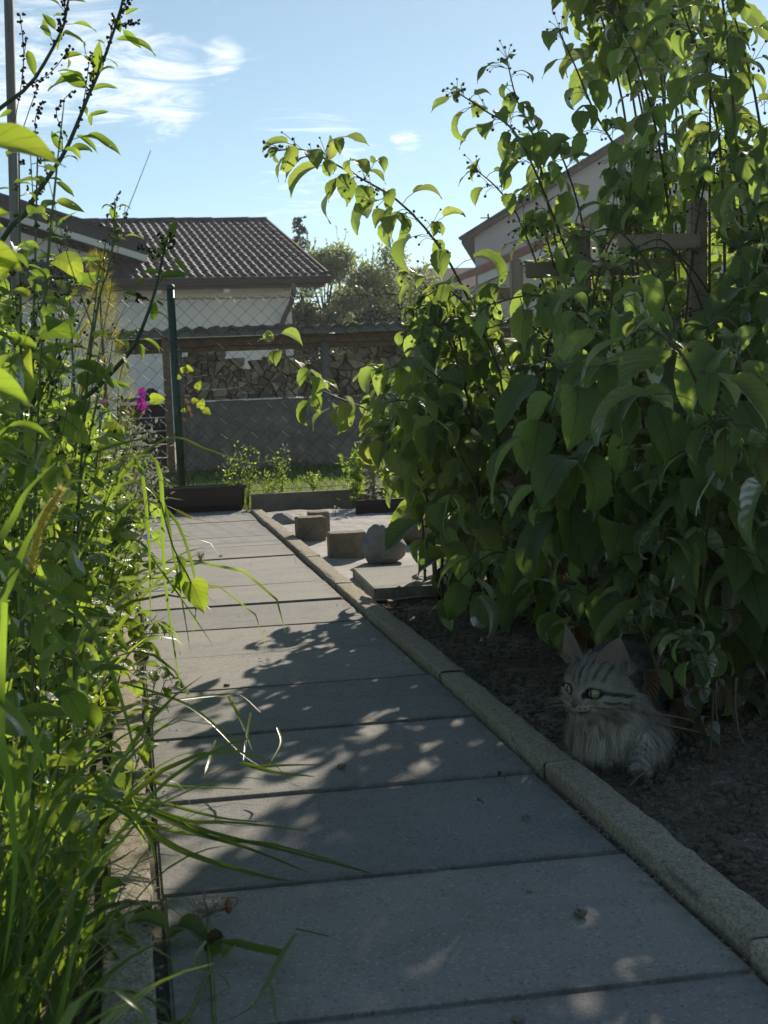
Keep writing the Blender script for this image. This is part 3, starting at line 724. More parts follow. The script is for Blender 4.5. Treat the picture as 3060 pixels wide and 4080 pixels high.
# dark boarded left bay with a reddish post
p0 = P(676, 1700, SY-.1); b = MB(); b.box((p0.x, SY-.1, .5), (.06, .07, 1.2)); b.build('corner_post', M['beam'], shed)
x0 = P(470, 1700, SY).x; x1 = p0.x-.03
for k in range(5):
    b = MB(); b.box(((x0+x1)/2, SY-.02+uni(-.004, .004), .055+.112*k), (x1-x0, .025, .106)); b.build('board', M['darkboard'], shed)
b = MB(); b.box(((x0+x1)/2, SY+.1, .60), (x1-x0+.04, .34, .03)); b.build('shelf_board', M['darkboard'], shed)
# container on the shelf
q = P(600, 1522, SY+.02); b = MB()
prof = [(0, 0), (.05, 0), (.055, .02), (.055, .05), (.03, .065), (.03, .075), (0, .075)]
for (rr, zz) in prof[1:-1]:
    for j in range(12): b.v.append(Vector((q.x+rr*math.cos(j*math.pi/6), q.y+rr*math.sin(j*math.pi/6), .616+zz)))
for i in range(4):
    for j in range(12): b.face([i*12+j, i*12+(j+1) % 12, (i+1)*12+(j+1) % 12, (i+1)*12+j])
b.face(list(range(12))[::-1]); b.face([48+j for j in range(12)])
tag(b.build('canister', plain('dark_blue_plastic', (.02, .035, .05), .3, .5), smooth=True, origin=(q.x, q.y, .616)), 'small dark blue canister standing on the shelf of the woodshed', 'canister')
# split logs: a packed stack of wedge shaped ends
def clip(poly, a, b_, c):
    out = []
    for i in range(len(poly)):
        p, q = poly[i], poly[(i+1) % len(poly)]; dp = a*p[0]+b_*p[1]-c; dq = a*q[0]+b_*q[1]-c
        if dp <= 0: out.append(p)
        if dp*dq < 0: t = dp/(dp-dq); out.append((p[0]+(q[0]-p[0])*t, p[1]+(q[1]-p[1])*t))
    return out
def log_stack(xs, xe, z0, topf, label, group):
    pts = []; cell = .108; tries = 0
    while tries < 3000:
        tries += 1; x, z = uni(xs, xe), z0+.02+RND.random()*.46
        if z > topf(x)-.03: continue
        if all((x-q[0])**2+(z-q[1])**2 > (cell*uni(.7, 1.0))**2 for q in pts): pts.append((x, z))
    for i, (x, z) in enumerate(pts):
        tz = topf(x)+uni(-.02, .03)
        poly = [(xs, z0), (xe, z0), (xe, tz), (xs, tz)]
        for j, (x2, z2) in enumerate(pts):
            if j == i or abs(x2-x) > .4 or abs(z2-z) > .4: continue
            a, c_ = x2-x, z2-z; poly = clip(poly, a, c_, a*(x+x2)/2+c_*(z+z2)/2)
        for (a, c_, e) in ((1, 0, x+.09), (-1, 0, -x+.09), (0, 1, z+.09), (0, -1, -z+.09)): poly = clip(poly, a, c_, e)
        pieces = [poly]
        for cut in range(2):                                   # split the round into halves and wedges
            nx_ = []; an = uni(0, 3.14) if cut == 0 else an+1.57+uni(-.35, .35)
            for pl in pieces:
                if RND.random() < (.12 if cut == 0 else .3): nx_.append(pl); continue
                a, c_ = math.cos(an), math.sin(an); e = a*(x+uni(-.012, .012))+c_*(z+uni(-.012, .012))
                nx_ += [q for q in (clip(pl, a, c_, e), clip(pl, -a, -c_, -e)) if len(q) > 2]
            pieces = nx_
        for poly in pieces:
            cx = sum(p[0] for p in poly)/len(poly); cz = sum(p[1] for p in poly)/len(poly)
            ext = max(math.hypot(p[0]-cx, p[1]-cz) for p in poly)
            if ext < .018: continue
            k_ = 1-.006/ext; poly = [(cx+(p[0]-cx)*k_+uni(-.002, .002), cz+(p[1]-cz)*k_+uni(-.002, .002)) for p in poly]
            yf = SY+.14+uni(-.055, .055); b = MB(); nn = len(poly); til = uni(-.03, .03)
            for (y, s) in ((yf, .95), (yf+.006, 1.0), (yf+.3, 1.0)):
                for p in poly: b.v.append(Vector((cx+(p[0]-cx)*s, y+(til*(p[0]-cx)*8 if y < yf+.1 else 0), cz+(p[1]-cz)*s)))
            b.face(list(range(nn))); b.face([2*nn+j for j in range(nn)][::-1])
            for r_ in range(2):
                for j in range(nn): b.face([r_*nn+j, r_*nn+nn+j, r_*nn+nn+(j+1) % nn, r_*nn+(j+1) % nn])
            tag(b.build('firewood_log', M['logend'], origin=(cx, yf, cz)), label, 'firewood log', group)
x1 = P(712, 1450, SY).x+.04; x2 = P(1300, 1450, SY).x-.04; x3 = x2+.08
log_stack(x1, x2, .57, lambda x: .93+.05*math.sin(x*11)+(.03 if x < x1+.5 else -.05), 'split firewood log in the stack left of the second grey shed post', 'split logs stacked left of the second shed post')
log_stack(x3, 2.7, .57, lambda x: .90+.09*min(1, max(0, (x-x3-.1)*3))+.03*math.sin(x*9), 'split firewood log in the stack right of the second grey shed post', 'split logs stacked right of the second shed post')
b = MB(); q0 = P(1085, 1426, SY+.1); q1 = P(1330, 1412, SY+.1); b.tube([q0, q1], .012, 6); tag(b.build('loose_stick', M['lathwood'], origin=q0), 'long thin stick lying along the top of the log stack', 'stick')
q0 = Gd(1090, 1857, 0); q1 = Gd(1225, 1850, .0); b = MB(); b.tube([q0+Vector((0, 0, .02)), q1+Vector((0, 0, .02))], .018, 6); tag(b.build('fallen_branch', M['deadstem'], origin=q0), 'pale stick lying on the grass at the foot of the stone wall', 'stick')

# ================================================================== WIRE FENCE
FY = 7.9
fence = thing('wire_fence', (.28, FY, 0), 'green chain-link fence with one round green post across the end of the path', 'fence')
b = MB(); pb = P(727, 1955, FY); pt = P(678, 1152, FY); pb.z = -.1
b.tube([pb, pt], .0215, 12); post = b.build('post', M['fencegreen'], fence, True)
b = MB(); b.tube([pt-Vector((0, 0, .004)), pt+Vector((0, 0, .018))], [.0245, .0245], 12); b.tube([pt+Vector((0, 0, .018)), pt+Vector((0, 0, .026))], [.0245, .014], 12); b.build('post_cap', M['fencegreen'], post, True)
b = MB(); b.tube([pb+Vector((.016, -.017, .1)), pt+Vector((.016, -.017, -.05))], .006, 5); b.build('post_rib', M['fencegreen'], post, True)
b = MB(); h = .0412; ztop = 1.135; nseg = 27
def sag(x, z): return Vector((.010*nz(x, z, 2.2, 5)+.004*nz(x, z, 12, 6), .012*nz(x, z, 1.7, 7), .008*nz(x, z, 2.4, 8)+.003*nz(x, z, 14, 9)-.004*(x-.3)))
for w in range(-22, 66):
    pts = []
    for k in range(nseg+1):
        x = .28+w*h+(h*.5 if (k+w) % 2 else -h*.5)*1.03; z = ztop-k*h*.985
        pts.append(Vector((x, FY-.025+(.003 if k % 2 else -.003), z))+sag(x, z))
    b.tube(pts, .00155, 3, 0, False)
b.build('wire_mesh', M['wire'], fence)['kind'] = 'stuff'
for z in (1.125, .60, .085):
    b = MB(); b.tube([Vector((x, FY-.03, z))+sag(x, z) for x in np.linspace(-.75, 3.0, 40)], .0017, 4, 0, False); b.build('tension_wire', M['wire'], fence)
b = MB()
for k in range(26):                                         # wire ends twisted over the top tension wire
    x = -.3+k*.0824+uni(-.01, .01); b.tube(spline([Vector((x-.012, FY-.03, 1.118)), Vector((x, FY-.036, 1.14)), Vector((x+.012, FY-.028, 1.135)), Vector((x+.028, FY-.034, 1.128)), Vector((x+.04, FY-.03, 1.136))], 7), .0016, 3, 0, False)
b.v = [v+Vector((0, 0, -.004*(v.x-.3)))+sag(v.x, v.z)*.6 for v in b.v]; b.build('twisted_ends', M['wire'], fence)['kind'] = 'stuff'

# ================================================================== TRELLIS
def trellis(label, post_t, post_b, w, lath, second=None, extra=None):
    t = thing('trellis', (post_b.x, post_b.y, 0), label, 'trellis', 'wooden raspberry trellises')
    b = MB(); base = Vector((post_b.x+(post_b.x-post_t.x)*.3, post_b.y, -.1))
    ax = post_t-base; rot = Vector((0, 0, 1)).rotation_difference(ax.normalized()).to_matrix()
    bm = bmesh.new(); bmesh.ops.create_cube(bm, size=1)
    for v in bm.verts: v.co = Vector((v.co.x*w, v.co.y*w, v.co.z*ax.length))
    bmesh.ops.bevel(bm, geom=list(bm.edges), offset=.006, segments=2, affect='EDGES')
    me = bpy.data.meshes.new('post'); bm.to_mesh(me); bm.free(); me.materials.append(M['postwood'])
    o = bpy.data.objects.new('post', me); COL.objects.link(o); o.parent = t
    mid = (base+post_t)/2-t.location
    o.matrix_basis = Matrix.Translation(mid) @ rot.to_4x4()
    for (l0, l1, hh, dy) in lath:
        bm = bmesh.new(); bmesh.ops.create_cube(bm, size=1); ln = (l1-l0).length
        for v in bm.verts: v.co = Vector((v.co.x*ln, v.co.y*.02, v.co.z*hh))
        bmesh.ops.bevel(bm, geom=list(bm.edges), offset=.004, segments=2, affect='EDGES')
        me = bpy.data.meshes.new('cross_lath'); bm.to_mesh(me); bm.free(); me.materials.append(M['lathwood'])
        o = bpy.data.objects.new('cross_lath', me); COL.objects.link(o); o.parent = t
        rot = Vector((1, 0, 0)).rotation_difference((l1-l0).normalized()).to_matrix()
        o.matrix_basis = Matrix.Translation((l0+l1)/2+Vector((0, dy, 0))-t.location) @ rot.to_4x4()
    return t
yy = 3.5
trellis('nearest trellis with a thick grey post and one short lath, right of the others', P(2775, 790, yy), P(2760, 1250, yy), .043, [(P(2462, 972, yy-.035), P(2790, 962, yy-.035), .042, 0)])
yy = 4.1
trellis('middle trellis with a long lath passing behind the thick grey post', P(2318, 918, yy), P(2330, 1500, yy), .041, [(P(2095, 1078, yy-.034), P(2870, 1052, yy-.034), .045, 0)])
yy = 5.1
trellis('farthest and smallest trellis with a thin rounded post at the left end of the row', P(2055, 1034, yy), P(2060, 1400, yy), .042, [(P(1960, 1172, yy+.035), P(2350, 1160, yy+.035), .043, 0)])

# ================================================================== THINGS ON THE PATH AND IN THE BED
def planter():
    x0, x1, y0, y1, h, t = -.21, .603, 7.575, 7.755, .133, .006
    th = thing('plant_trough', ((x0+x1)/2, (y0+y1)/2, 0), 'long dark brown plastic plant trough at the end of the path', 'planter')
    bm = bmesh.new()
    def ring(d, z): return [bm.verts.new(((x0+x1)/2+sx*((x1-x0)/2-d), (y0+y1)/2+sy*((y1-y0)/2-d), z)) for sx, sy in ((-1, -1), (1, -1), (1, 1), (-1, 1))]
    rings = [ring(.022, .002), ring(.012, .03), ring(.006, h-.02), ring(.0, h-.018), ring(0, h), ring(.012, h), ring(.016, h-.022), ring(.022, .04)]
    bm.faces.new(rings[0][::-1])
    for a, c in zip(rings, rings[1:]):
        for j in range(4): bm.faces.new((a[j], a[(j+1) % 4], c[(j+1) % 4], c[j]))
    bm.faces.new(rings[-1])
    ed = [e for e in bm.edges if abs(e.verts[0].co.x-e.verts[1].co.x) < .03 and abs(e.verts[0].co.y-e.verts[1].co.y) < .03]
    bmesh.ops.bevel(bm, geom=ed, offset=.012, segments=3, affect='EDGES')
    for v in bm.verts: v.co -= th.location
    me = bpy.data.meshes.new('trough'); bm.to_mesh(me); bm.free(); me.materials.append(M['planter'])
    o = bpy.data.objects.new('trough', me); COL.objects.link(o); o.parent = th
    b = MB(); n = 24
    for i in range(n+1):
        for j in range(5): b.v.append(Vector((x0+.024+(x1-x0-.048)*i/n, y0+.024+(y1-y0-.048)*j/4, .085+.012*nz(i, j, .7))))
    for i in range(n):
        for j in range(4): q = i*5+j; b.face([q, q+5, q+6, q+1])
    b.build('potting_soil', M['soil'], th, True)
planter()
def block(loc, w, d, h, rz, label):
    bm = bmesh.new(); n = 12; top = []; bot = []
    outline = [(-w/2+w*i/n, -d/2-.018*(1-(2*i/n-1)**2)) for i in range(n+1)]+[(w/2-w*i/n, d/2-.018*(1-(2*i/n-1)**2)) for i in range(n+1)]
    vb = [bm.verts.new((x, y, -.02)) for x, y in outline]; vt = [bm.verts.new((x, y, h)) for x, y in outline]
    m = len(outline); bm.faces.new(vb[::-1]); bm.faces.new(vt)
    for i in range(m): bm.faces.new((vb[i], vb[(i+1) % m], vt[(i+1) % m], vt[i]))
    bmesh.ops.bevel(bm, geom=[e for e in bm.edges if e.verts[0].co.z > h-.01 and e.verts[1].co.z > h-.01], offset=.004, segments=2, affect='EDGES')
    bmesh.ops.triangulate(bm, faces=[f for f in bm.faces if len(f.verts) > 4])
    bmesh.ops.subdivide_edges(bm, edges=list(bm.edges), cuts=1)
    for v in bm.verts: v.co += Vector((nz(v.co.x, v.co.z, 60, 1), nz(v.co.y, v.co.z, 60, 2), nz(v.co.x, v.co.y, 60, 3)))*.0016
    me = bpy.data.meshes.new('concrete_block'); bm.to_mesh(me); bm.free(); me.materials.append(M['block'])
    o = bpy.data.objects.new('concrete_block', me); COL.objects.link(o); o.location = loc; o.rotation_euler = (0, 0, rz)
    tag(o, label, 'concrete block', 'curved concrete blocks in the bed')
c = (Gd(1316, 2216)+Gd(1467, 2213))/2; block((c.x, c.y+.05, -.015), .137, .09, .10, -.03, 'curved concrete block standing alone beside the round boulder')
c = (Gd(1190, 2150)+Gd(1297, 2145))/2; block((c.x, c.y+.05, -.015), .115, .10, .105, .03, 'front one of the pair of concrete blocks near the plant trough')
block((c.x+.055, c.y+.20, -.015), .09, .10, .112, -.06, 'rear one of the pair of concrete blocks, half hidden by the front one')
def boulder(loc, r, label, seed, flat=False):
    bm = bmesh.new(); bmesh.ops.create_icosphere(bm, subdivisions=5, radius=1)
    planes = [(Vector(p).normalized(), q) for p, q in (((-.75, -.3, .6), .66), ((.75, -.2, .7), .70), ((0.1, -1, .25), .74), ((.2, .1, 1), .88), ((-1, 0, -.1), .86), ((.5, -.8, -.2), .85))]
    for v in bm.verts:
        p = v.co.copy()
        for (pn, q) in planes:
            e = p.dot(pn)-q
            if e > 0: p -= pn*e*.95
        n = noise.fractal(p*1.6+Vector((seed*3, 0, 0)), 1, 2, 4)
        p *= 1+.09*n+.028*noise.noise(p*7)+.012*noise.noise(p*19); v.co = Vector((p.x*r[0], p.y*r[1], p.z*r[2]))
    me = bpy.data.meshes.new('boulder'); bm.to_mesh(me); bm.free(); me.materials.append(M['boulder']); me.polygons.foreach_set('use_smooth', [True]*len(me.polygons))
    o = bpy.data.objects.new('boulder', me); COL.objects.link(o); o.location = loc; tag(o, label, 'boulder')
    return o
c = Gd(1538, 2240); boulder((c.x+.004, c.y+.06, .055), (.083, .085, .078), 'pale rounded boulder standing on the sheet beside the concrete block', 3)
c = Gd(1690, 2160); boulder((c.x, c.y+.06, .05), (.11, .09, .085), 'darker boulder behind the pale one, partly covered by raspberry leaves', 8).data.materials[0] = M['block']
c = Gd(1110, 2080); boulder((c.x+.02, c.y, .0), (.07, .06, .045), 'flat pale stone lying beside the far end of the edging', 12)
# thick paving slab lying in the bed
bm = bmesh.new(); bmesh.ops.create_cube(bm, size=1)
for v in bm.verts: v.co = Vector((v.co.x*.5, v.co.y*.5, v.co.z*.05))
bmesh.ops.bevel(bm, geom=list(bm.edges), offset=.003, segments=2, affect='EDGES')
me = bpy.data.meshes.new('loose_slab'); bm.to_mesh(me); bm.free(); me.materials.append(M['slab'])
o = bpy.data.objects.new('loose_slab', me); COL.objects.link(o); o.location = (.945, 4.37, -.002); o.rotation_euler = (.004, 0, -.03)
tag(o, 'loose grey paving slab lying in the bed beside the edging stones', 'paving slab')
# grey pole at the left picture edge
pa = P(14, 470, 6.2); b = MB(); b.tube([Vector((pa.x-.03, pa.y, -.1)), P(32, -120, 6.2)], .020, 12); tag(b.build('pole', M['greypost'], smooth=True, origin=(pa.x-.03, pa.y, -.1)), 'slim weathered pole at the far left among the weeds', 'pole')

# ================================================================== VEGETATION
# ---- raspberry canes
def bud(b, p, r, m=0):
    b.ball(p, r*.75, m, (1, 1, 1), 6, 4)
    for k in range(5):
        a = 2*math.pi*k/5+uni(0, 1); d = Vector((math.cos(a), math.sin(a), uni(-.2, .8))).normalized(); w = d.cross(Vector((0, 0, 1)))*r*.35
        b.quad(p+d*r*.5-w, p+d*r*.5+w, p+d*r*1.7, p+d*r*1.6, 1)
def berry_cluster(parent, p, d, n, size=.005):
    for i in range(n):
        b = MB(); e = p+(d*uni(.1, 1)+rdir()*.8)*.038; b.tube(spline([p+d*uni(-.03, .01), (p+e)/2+Vector((0, 0, .006)), e], 4), .0009, 3, 2, False); bud(b, e, size*uni(.7, 1.25)); b.build('berry', [M['berry'], M['sepal'], M['cane']], parent, True)
EDGE_V = (-400, 0, 400, 900, 1200, 1500, 1800, 2000, 2300, 2500, 2700, 3200); EDGE_U = (2500, 2320, 2120, 1950, 1640, 1450, 1460, 1520, 1720, 1900, 2150, 2600)
OPEN = ((1900, 2130, 870, 1060, 9, .85), (2280, 2430, 620, 830, 9, .7), (2440, 2690, 800, 1080, 3.55, .85), (2650, 2890, 700, 1290, 3.55, .97), (2080, 2840, 1020, 1125, 4.15, .8), (1960, 2120, 1010, 1330, 5.1, .75))
def pruned(p, wild):
    u, v = proj(p)
    if 2160 < u < 2560 and 2480 < v < 3160 and p.y < 2.45: return True
    if wild and u < np.interp(v, EDGE_V, EDGE_U): return True
    for (u0, u1, v0, v1, ymax, pr) in OPEN:
        if u0 < u < u1 and v0-60 < v < v1 and p.y < ymax and RND.random() < pr*(1 if wild else .75): return True
    return False
def cane(pts, label, r=.0045, size=.095, start=.12, gap=.075, tri=.55, tips=7, group='raspberry canes', sizetip=.62, out=None, dry=.03, wild=False, keep=False, fill=1.0):
    pts = [Vector(p) for p in pts]
    if wild:                                                   # keep arching tips inside the outline of the thicket
        for it in range(12):
            u, v = proj(pts[-1])
            if u > np.interp(v, EDGE_V, EDGE_U)+25: break
            pts = [p+Vector((.05*(i/(len(pts)-1))**1.5, 0, 0)) for i, p in enumerate(pts)]
    n = 26; q = spline(pts, n); base = q[0]
    t = thing('raspberry_cane', (base.x, base.y, base.z), label, 'raspberry cane', group)
    lens = [0]
    for i in range(1, n): lens.append(lens[-1]+(q[i]-q[i-1]).length)
    L = lens[-1]; sb = MB(); sb.tube(q, [r*(1-.65*i/(n-1)) for i in range(n)], 6)
    s = start*L; az = uni(0, 6.28)
    def at_len(s):
        i = 0
        while i < n-2 and lens[i+1] < s: i += 1
        f = (s-lens[i])/max(1e-6, lens[i+1]-lens[i]); return q[i].lerp(q[i+1], f), (q[i+1]-q[i]).normalized()
    def leaflet(p, d, sc, zh):
        if keep and p.z > .45:
            u, v = proj(p+d*sc*.4)
            if 2640 < u < 2870 and 700 < v < 1220 or 2440 < u < 2700 and 900 < v < 1010: return
        if (not keep or p.z < .45) and (pruned(p, wild) or pruned(p+Vector((d.x*.3, d.y*.3, d.z*.3-.5))*sc, wild)): return
        if RND.random() < dry and s < .6*L: put('dry_leaf', RND.choice(RASPDRY), t, p, d-Vector((0, 0, .8)), zh, sc*.8); return
        put('leaf', RND.choice(RASP), t, p, d, zh, sc)
    while s < L:
        p, tg = at_len(s); f = s/L; az += 2.4+uni(-.4, .4)
        a = tg.orthogonal().normalized(); bvec = tg.cross(a); rad = a*math.cos(az)+bvec*math.sin(az)
        if out is not None: rad = rad+out*.35
        rad.z = rad.z*.35; d = (rad.normalized()+tg*.35+Vector((0, 0, .12))).normalized()
        sc = 1.2*size*uni(.6, 1.25)*(1-(1-sizetip)*max(0, (f-.55)/.45))
        pl = sc*uni(.35, .65); e = p+d*pl-Vector((0, 0, pl*.12))
        sb.tube([p, p+d*pl*.5+Vector((0, 0, pl*.04)), e], .0011, 3, 0, False)
        ld = (d+Vector((0, 0, -uni(.2, 1.05)))+rdir()*.3).normalized(); zh = Vector((0, 0, 1))+rdir()*.35
        if RND.random() < tri and f < .93:
            e2 = e+ld*sc*.32; sb.tube([e, e2], .0009, 3, 0, False)
            leaflet(e2, ld, sc, zh); side = ld.cross(Vector((0, 0, 1))).normalized()
            for sg in (-1, 1):
                if RND.random() < .9: leaflet(e, (side*sg+ld*.45+Vector((0, 0, -uni(.15, .9)))).normalized(), sc*uni(.7, .85), zh)
        else: leaflet(e, ld, sc*1.08, zh)
        if f > .6 and tips and RND.random() < .5: berry_cluster(t, p+rad*.02, (rad+tg*.6).normalized(), RND.randint(2, 4))
        s += .72*gap*uni(.7, 1.3)*(1-.5*f)/fill
    if tips:
        berry_cluster(t, q[-1], (q[-1]-q[-2]).normalized(), tips)
        for k in range(4): put('leaf', RND.choice(RASP), t, q[-1], ((q[-1]-q[-2]).normalized()+rdir()*.9).normalized(), Vector((0, 0, 1))+rdir()*.5, size*uni(.3, .45))
    else:
        for k in range(5): put('leaf', RND.choice(RASP[:4]), t, q[-1], ((q[-1]-q[-2]).normalized()+rdir()*.6+Vector((0, 0, .4))).normalized(), Vector((0, 0, 1))+rdir()*.5, size*uni(.3, .6))
    sb.build('stem', M['cane'], t, True)
    return t
def pc(lst): return [P(*a) for a in lst]
def withbase(pts, dx=0, dy=0):
    p = pts[0]; return [Vector((p.x+dx, p.y+dy, -.03))]+pts
LEFT = Vector((-1, -.25, 0))
cane(withbase(pc([(2060, 2000, 4.2), (1960, 1450, 4.1), (1810, 1080, 4.0), (1620, 830, 3.95), (1400, 690, 3.9), (1220, 600, 3.85), (1110, 600, 3.8)])), 'long raspberry cane arching far out to the left against the sky', .005, .11, .28, .085, .45, 9, out=Vector((-.3, -.3, -.3)), fill=1.45)
cane(withbase(pc([(2500, 2100, 4.2), (2350, 1300, 4.1), (2200, 850, 4), (2060, 540, 3.9), (1930, 440, 3.85), (1825, 370, 3.8)])), 'upright raspberry cane whose tip bends left above the pale gable', .0048, .095, .25, .075, .6, 9, fill=1.1)
cane(withbase(pc([(2430, 2100, 4.4), (2310, 1400, 4.3), (2200, 900, 4.2), (2130, 560, 4.1), (2060, 400, 4.05), (2020, 240, 4)])), 'raspberry cane with a leafy tuft standing just left of the tallest canes', .0046, .09, .25, .075, .6, 8, fill=1.1)
cane(withbase(pc([(2600, 2200, 4.0), (2560, 1300, 3.95), (2490, 700, 3.9), (2370, 450, 3.85), (2290, 260, 3.8), (2230, 130, 3.8)])), 'tall raspberry cane leaning left with dark buds on its tip', .005, .095, .25, .072, .6, 10, fill=1.1)
cane(withbase(pc([(2760, 2200, 3.7), (2700, 1200, 3.7), (2630, 600, 3.65), (2540, 250, 3.6), (2460, 80, 3.6), (2420, 20, 3.6)])), 'tall raspberry cane reaching the upper edge of the view, left of the round berries', .005, .095, .25, .072, .6, 10, fill=1.1)
cane(withbase(pc([(2900, 2200, 3.4), (2890, 1200, 3.4), (2870, 600, 3.4), (2800, 260, 3.4), (2730, 70, 3.4), (2700, -60, 3.4)])), 'tall raspberry cane carrying a cluster of round dark berries at the top', .0052, .10, .25, .07, .6, 6, fill=1.1)
for k in range(1):
    t = [o for o in COL.objects if o.get('label', '').startswith('tall raspberry cane carrying')][0]
    for (u, v) in ((2715, 20), (2685, 65), (2675, 100), (2700, 130), (2795, 80), (2835, 165), (2745, 190), (2760, 165), (2810, 140)):
        b = MB(); bud(b, P(u, v, 3.35+uni(-.04, .04)), .0085); b.build('berry', [M['berry'], M['sepal'], M['cane']], t, True)
cane(withbase(pc([(3060, 2200, 3.2), (3080, 1000, 3.2), (3020, 450, 3.2), (2950, 150, 3.2), (2880, -80, 3.2)])), 'raspberry cane at the right picture edge with large hanging upper leaves', .0052, .115, .25, .07, .3, 8)
cane(withbase(pc([(2330, 2000, 4.3), (2210, 1300, 4.2), (2080, 900, 4.1), (1990, 760, 4.05), (1900, 680, 4.0)])), 'shorter raspberry cane whose budded tip points left beside the roof antenna', .0045, .09, .3, .08, .4, 9)
cane(withbase(pc([(1980, 2050, 4.3), (1830, 1880, 4.15), (1650, 1760, 4.0), (1480, 1640, 3.9), (1290, 1560, 3.85), (1180, 1460, 3.8), (1080, 1360, 3.75)]), .1, .1), 'young leafy raspberry shoot reaching left low in front of the log stack', .004, .092, .12, .085, .6, 0, sizetip=.6)
cane(withbase(pc([(2650, 2450, 2.8), (2600, 1900, 2.6), (2520, 1500, 2.45), (2440, 1250, 2.4), (2450, 1060, 2.35)])), 'near raspberry shoot with big leaves and a pale downy tip before the thick trellis post', .005, .125, .2, .07, .5, 3, keep=True)
cane(withbase(pc([(3050, 2600, 2.5), (2900, 1900, 2.3), (2740, 1450, 2.2), (2580, 1300, 2.2)])), 'nearest raspberry shoot with very large drooping leaves in shade', .005, .13, .2, .09, .5, 3, sizetip=.8)
cane(withbase(pc([(2300, 2500, 4.0), (2050, 2000, 3.9), (1830, 1720, 3.85), (1620, 1640, 3.8), (1520, 1740, 3.8)]), .1, .1), 'low raspberry cane bowing over the bed with bright hanging leaves', .0045, .10, .2, .07, .6, 0, sizetip=.8)
cane(withbase(pc([(2300, 2600, 3.6), (2100, 2200, 3.5), (1960, 2000, 3.45), (1830, 2010, 3.4), (1740, 2130, 3.4)]), .1, .1), 'low raspberry cane whose leaves hang over the loose paving slab', .0045, .095, .15, .055, .6, 0, sizetip=.8)
cane(withbase(pc([(2350, 2600, 3.2), (2200, 2350, 3.1), (2010, 2200, 3.05), (1860, 2280, 3.0), (1780, 2420, 3.0)]), .1, .1), 'low raspberry cane drooping to the bare soil left of the cat', .0045, .09, .15, .055, .6, 0, sizetip=.8)
cane(withbase(pc([(2000, 1900, 4.6), (1880, 1500, 4.5), (1760, 1250, 4.4), (1690, 1130, 4.4), (1620, 1090, 4.4)]), .1, 0), 'raspberry cane beneath the long arching one with backlit leaves', .0045, .095, .15, .07, .6, 4)
cane(withbase(pc([(2150, 1900, 4.4), (2000, 1500, 4.3), (1880, 1350, 4.25), (1790, 1340, 4.2)]), .1, 0), 'short raspberry cane with bright leaves before the farthest trellis post', .0045, .095, .15, .065, .6, 0)
for (lst, lab) in (([(2560, 2500, 2.75), (2400, 1950, 2.6), (2290, 1600, 2.5), (2240, 1470, 2.45)], 'near raspberry shoot with broad pleated leaves hanging left of the thick post'),
                   ([(3000, 2500, 2.7), (2850, 2050, 2.55), (2690, 1800, 2.5), (2620, 1760, 2.5)], 'near raspberry shoot with long dark leaves hanging in the middle of the shade'),
                   ([(3200, 2600, 2.4), (3080, 2000, 2.3), (2980, 1600, 2.3), (2940, 1400, 2.3)], 'near raspberry shoot at the right picture edge below the trellis')):
    cane(withbase(pc(lst)), lab, .005, .115, .15, .075, .5, 0, sizetip=.85)
for (x, y, hgt) in ((1.80, 4.5, 2.05), (1.62, 3.6, 1.8), (1.5, 3.3, 1.72)):
    cane([(x, y, -.03), (x-.03, y-.05, hgt*.4), (x-.1, y-.12, hgt*.8), (x-.2, y-.2, hgt)], 'very tall raspberry cane rising out of the top of the picture at the right', .0052, .105, .35, .07, .5, 5, 'very tall canes leaving the top of the picture', wild=True)
for k in range(5):  # added canes, their leafy tops out of view, shading the near left weeds
    x, y = uni(1.9, 2.2), uni(4.75, 5.35)
    cane([(x, y, -.03), (x-.03, y, .8), (x-.10, y, 1.6), (x-.28, y-.05, 2.1), (x-.55, y-.1, 2.32), (x-.85, y-.15, 2.3)], 'added tall raspberry cane in the back row arching out of view to shade the near left', .0055, .115, .62, .04, .6, 5, 'added shading canes arching in the back row')
for k in range(2):  # canes added to shade the near path and weeds, leaves mostly above the view
    x, y, hgt = uni(1.75, 2.1), uni(4.7, 5.3), uni(2.1, 2.4)
    cane([(x, y, -.03), (x+.02, y, hgt*.4), (x-.05, y-.05, hgt*.75), (x-.22, y-.15, hgt*.96), (x-.4, y-.2, hgt)], 'added very tall raspberry cane in the back row, leafy only near its top to cast shade', .0055, .11, .70, .045, .6, 5, 'added shading canes, tallest in the back row', wild=True)
zones = [
    (11, (.86, 1.12), (3.65, 4.35), (.5, .95), 'raspberry cane on the left flank of the thicket, leaning out over the bed', 'canes on the left flank of the raspberry thicket', .095),
    (11, (.98, 1.55), (3.75, 4.45), (.55, .88), 'raspberry cane at the far end of the thicket, around the farthest trellis', 'canes at the far end of the raspberry thicket', .092),
    (16, (1.15, 1.95), (3.1, 3.95), (.85, 1.30), 'raspberry cane in the middle of the thicket, below the trellis laths', 'canes in the middle of the raspberry thicket', .098),
    (7, (1.4, 2.1), (3.1, 4.1), (1.15, 1.5), 'tall raspberry cane in the back of the thicket, right of the thick trellis post', 'tall canes in the back of the raspberry thicket', .10),
    (9, (1.35, 1.95), (3.9, 4.9), (1.0, 1.42), 'tall raspberry cane standing far back, behind the thick trellis post', 'tall canes far back in the thicket', .10),
    (13, (1.12, 1.75), (2.45, 3.2), (.7, 1.12), 'raspberry cane in the dark near part of the thicket, behind the cat', 'canes in the dark part behind the cat', .10)]
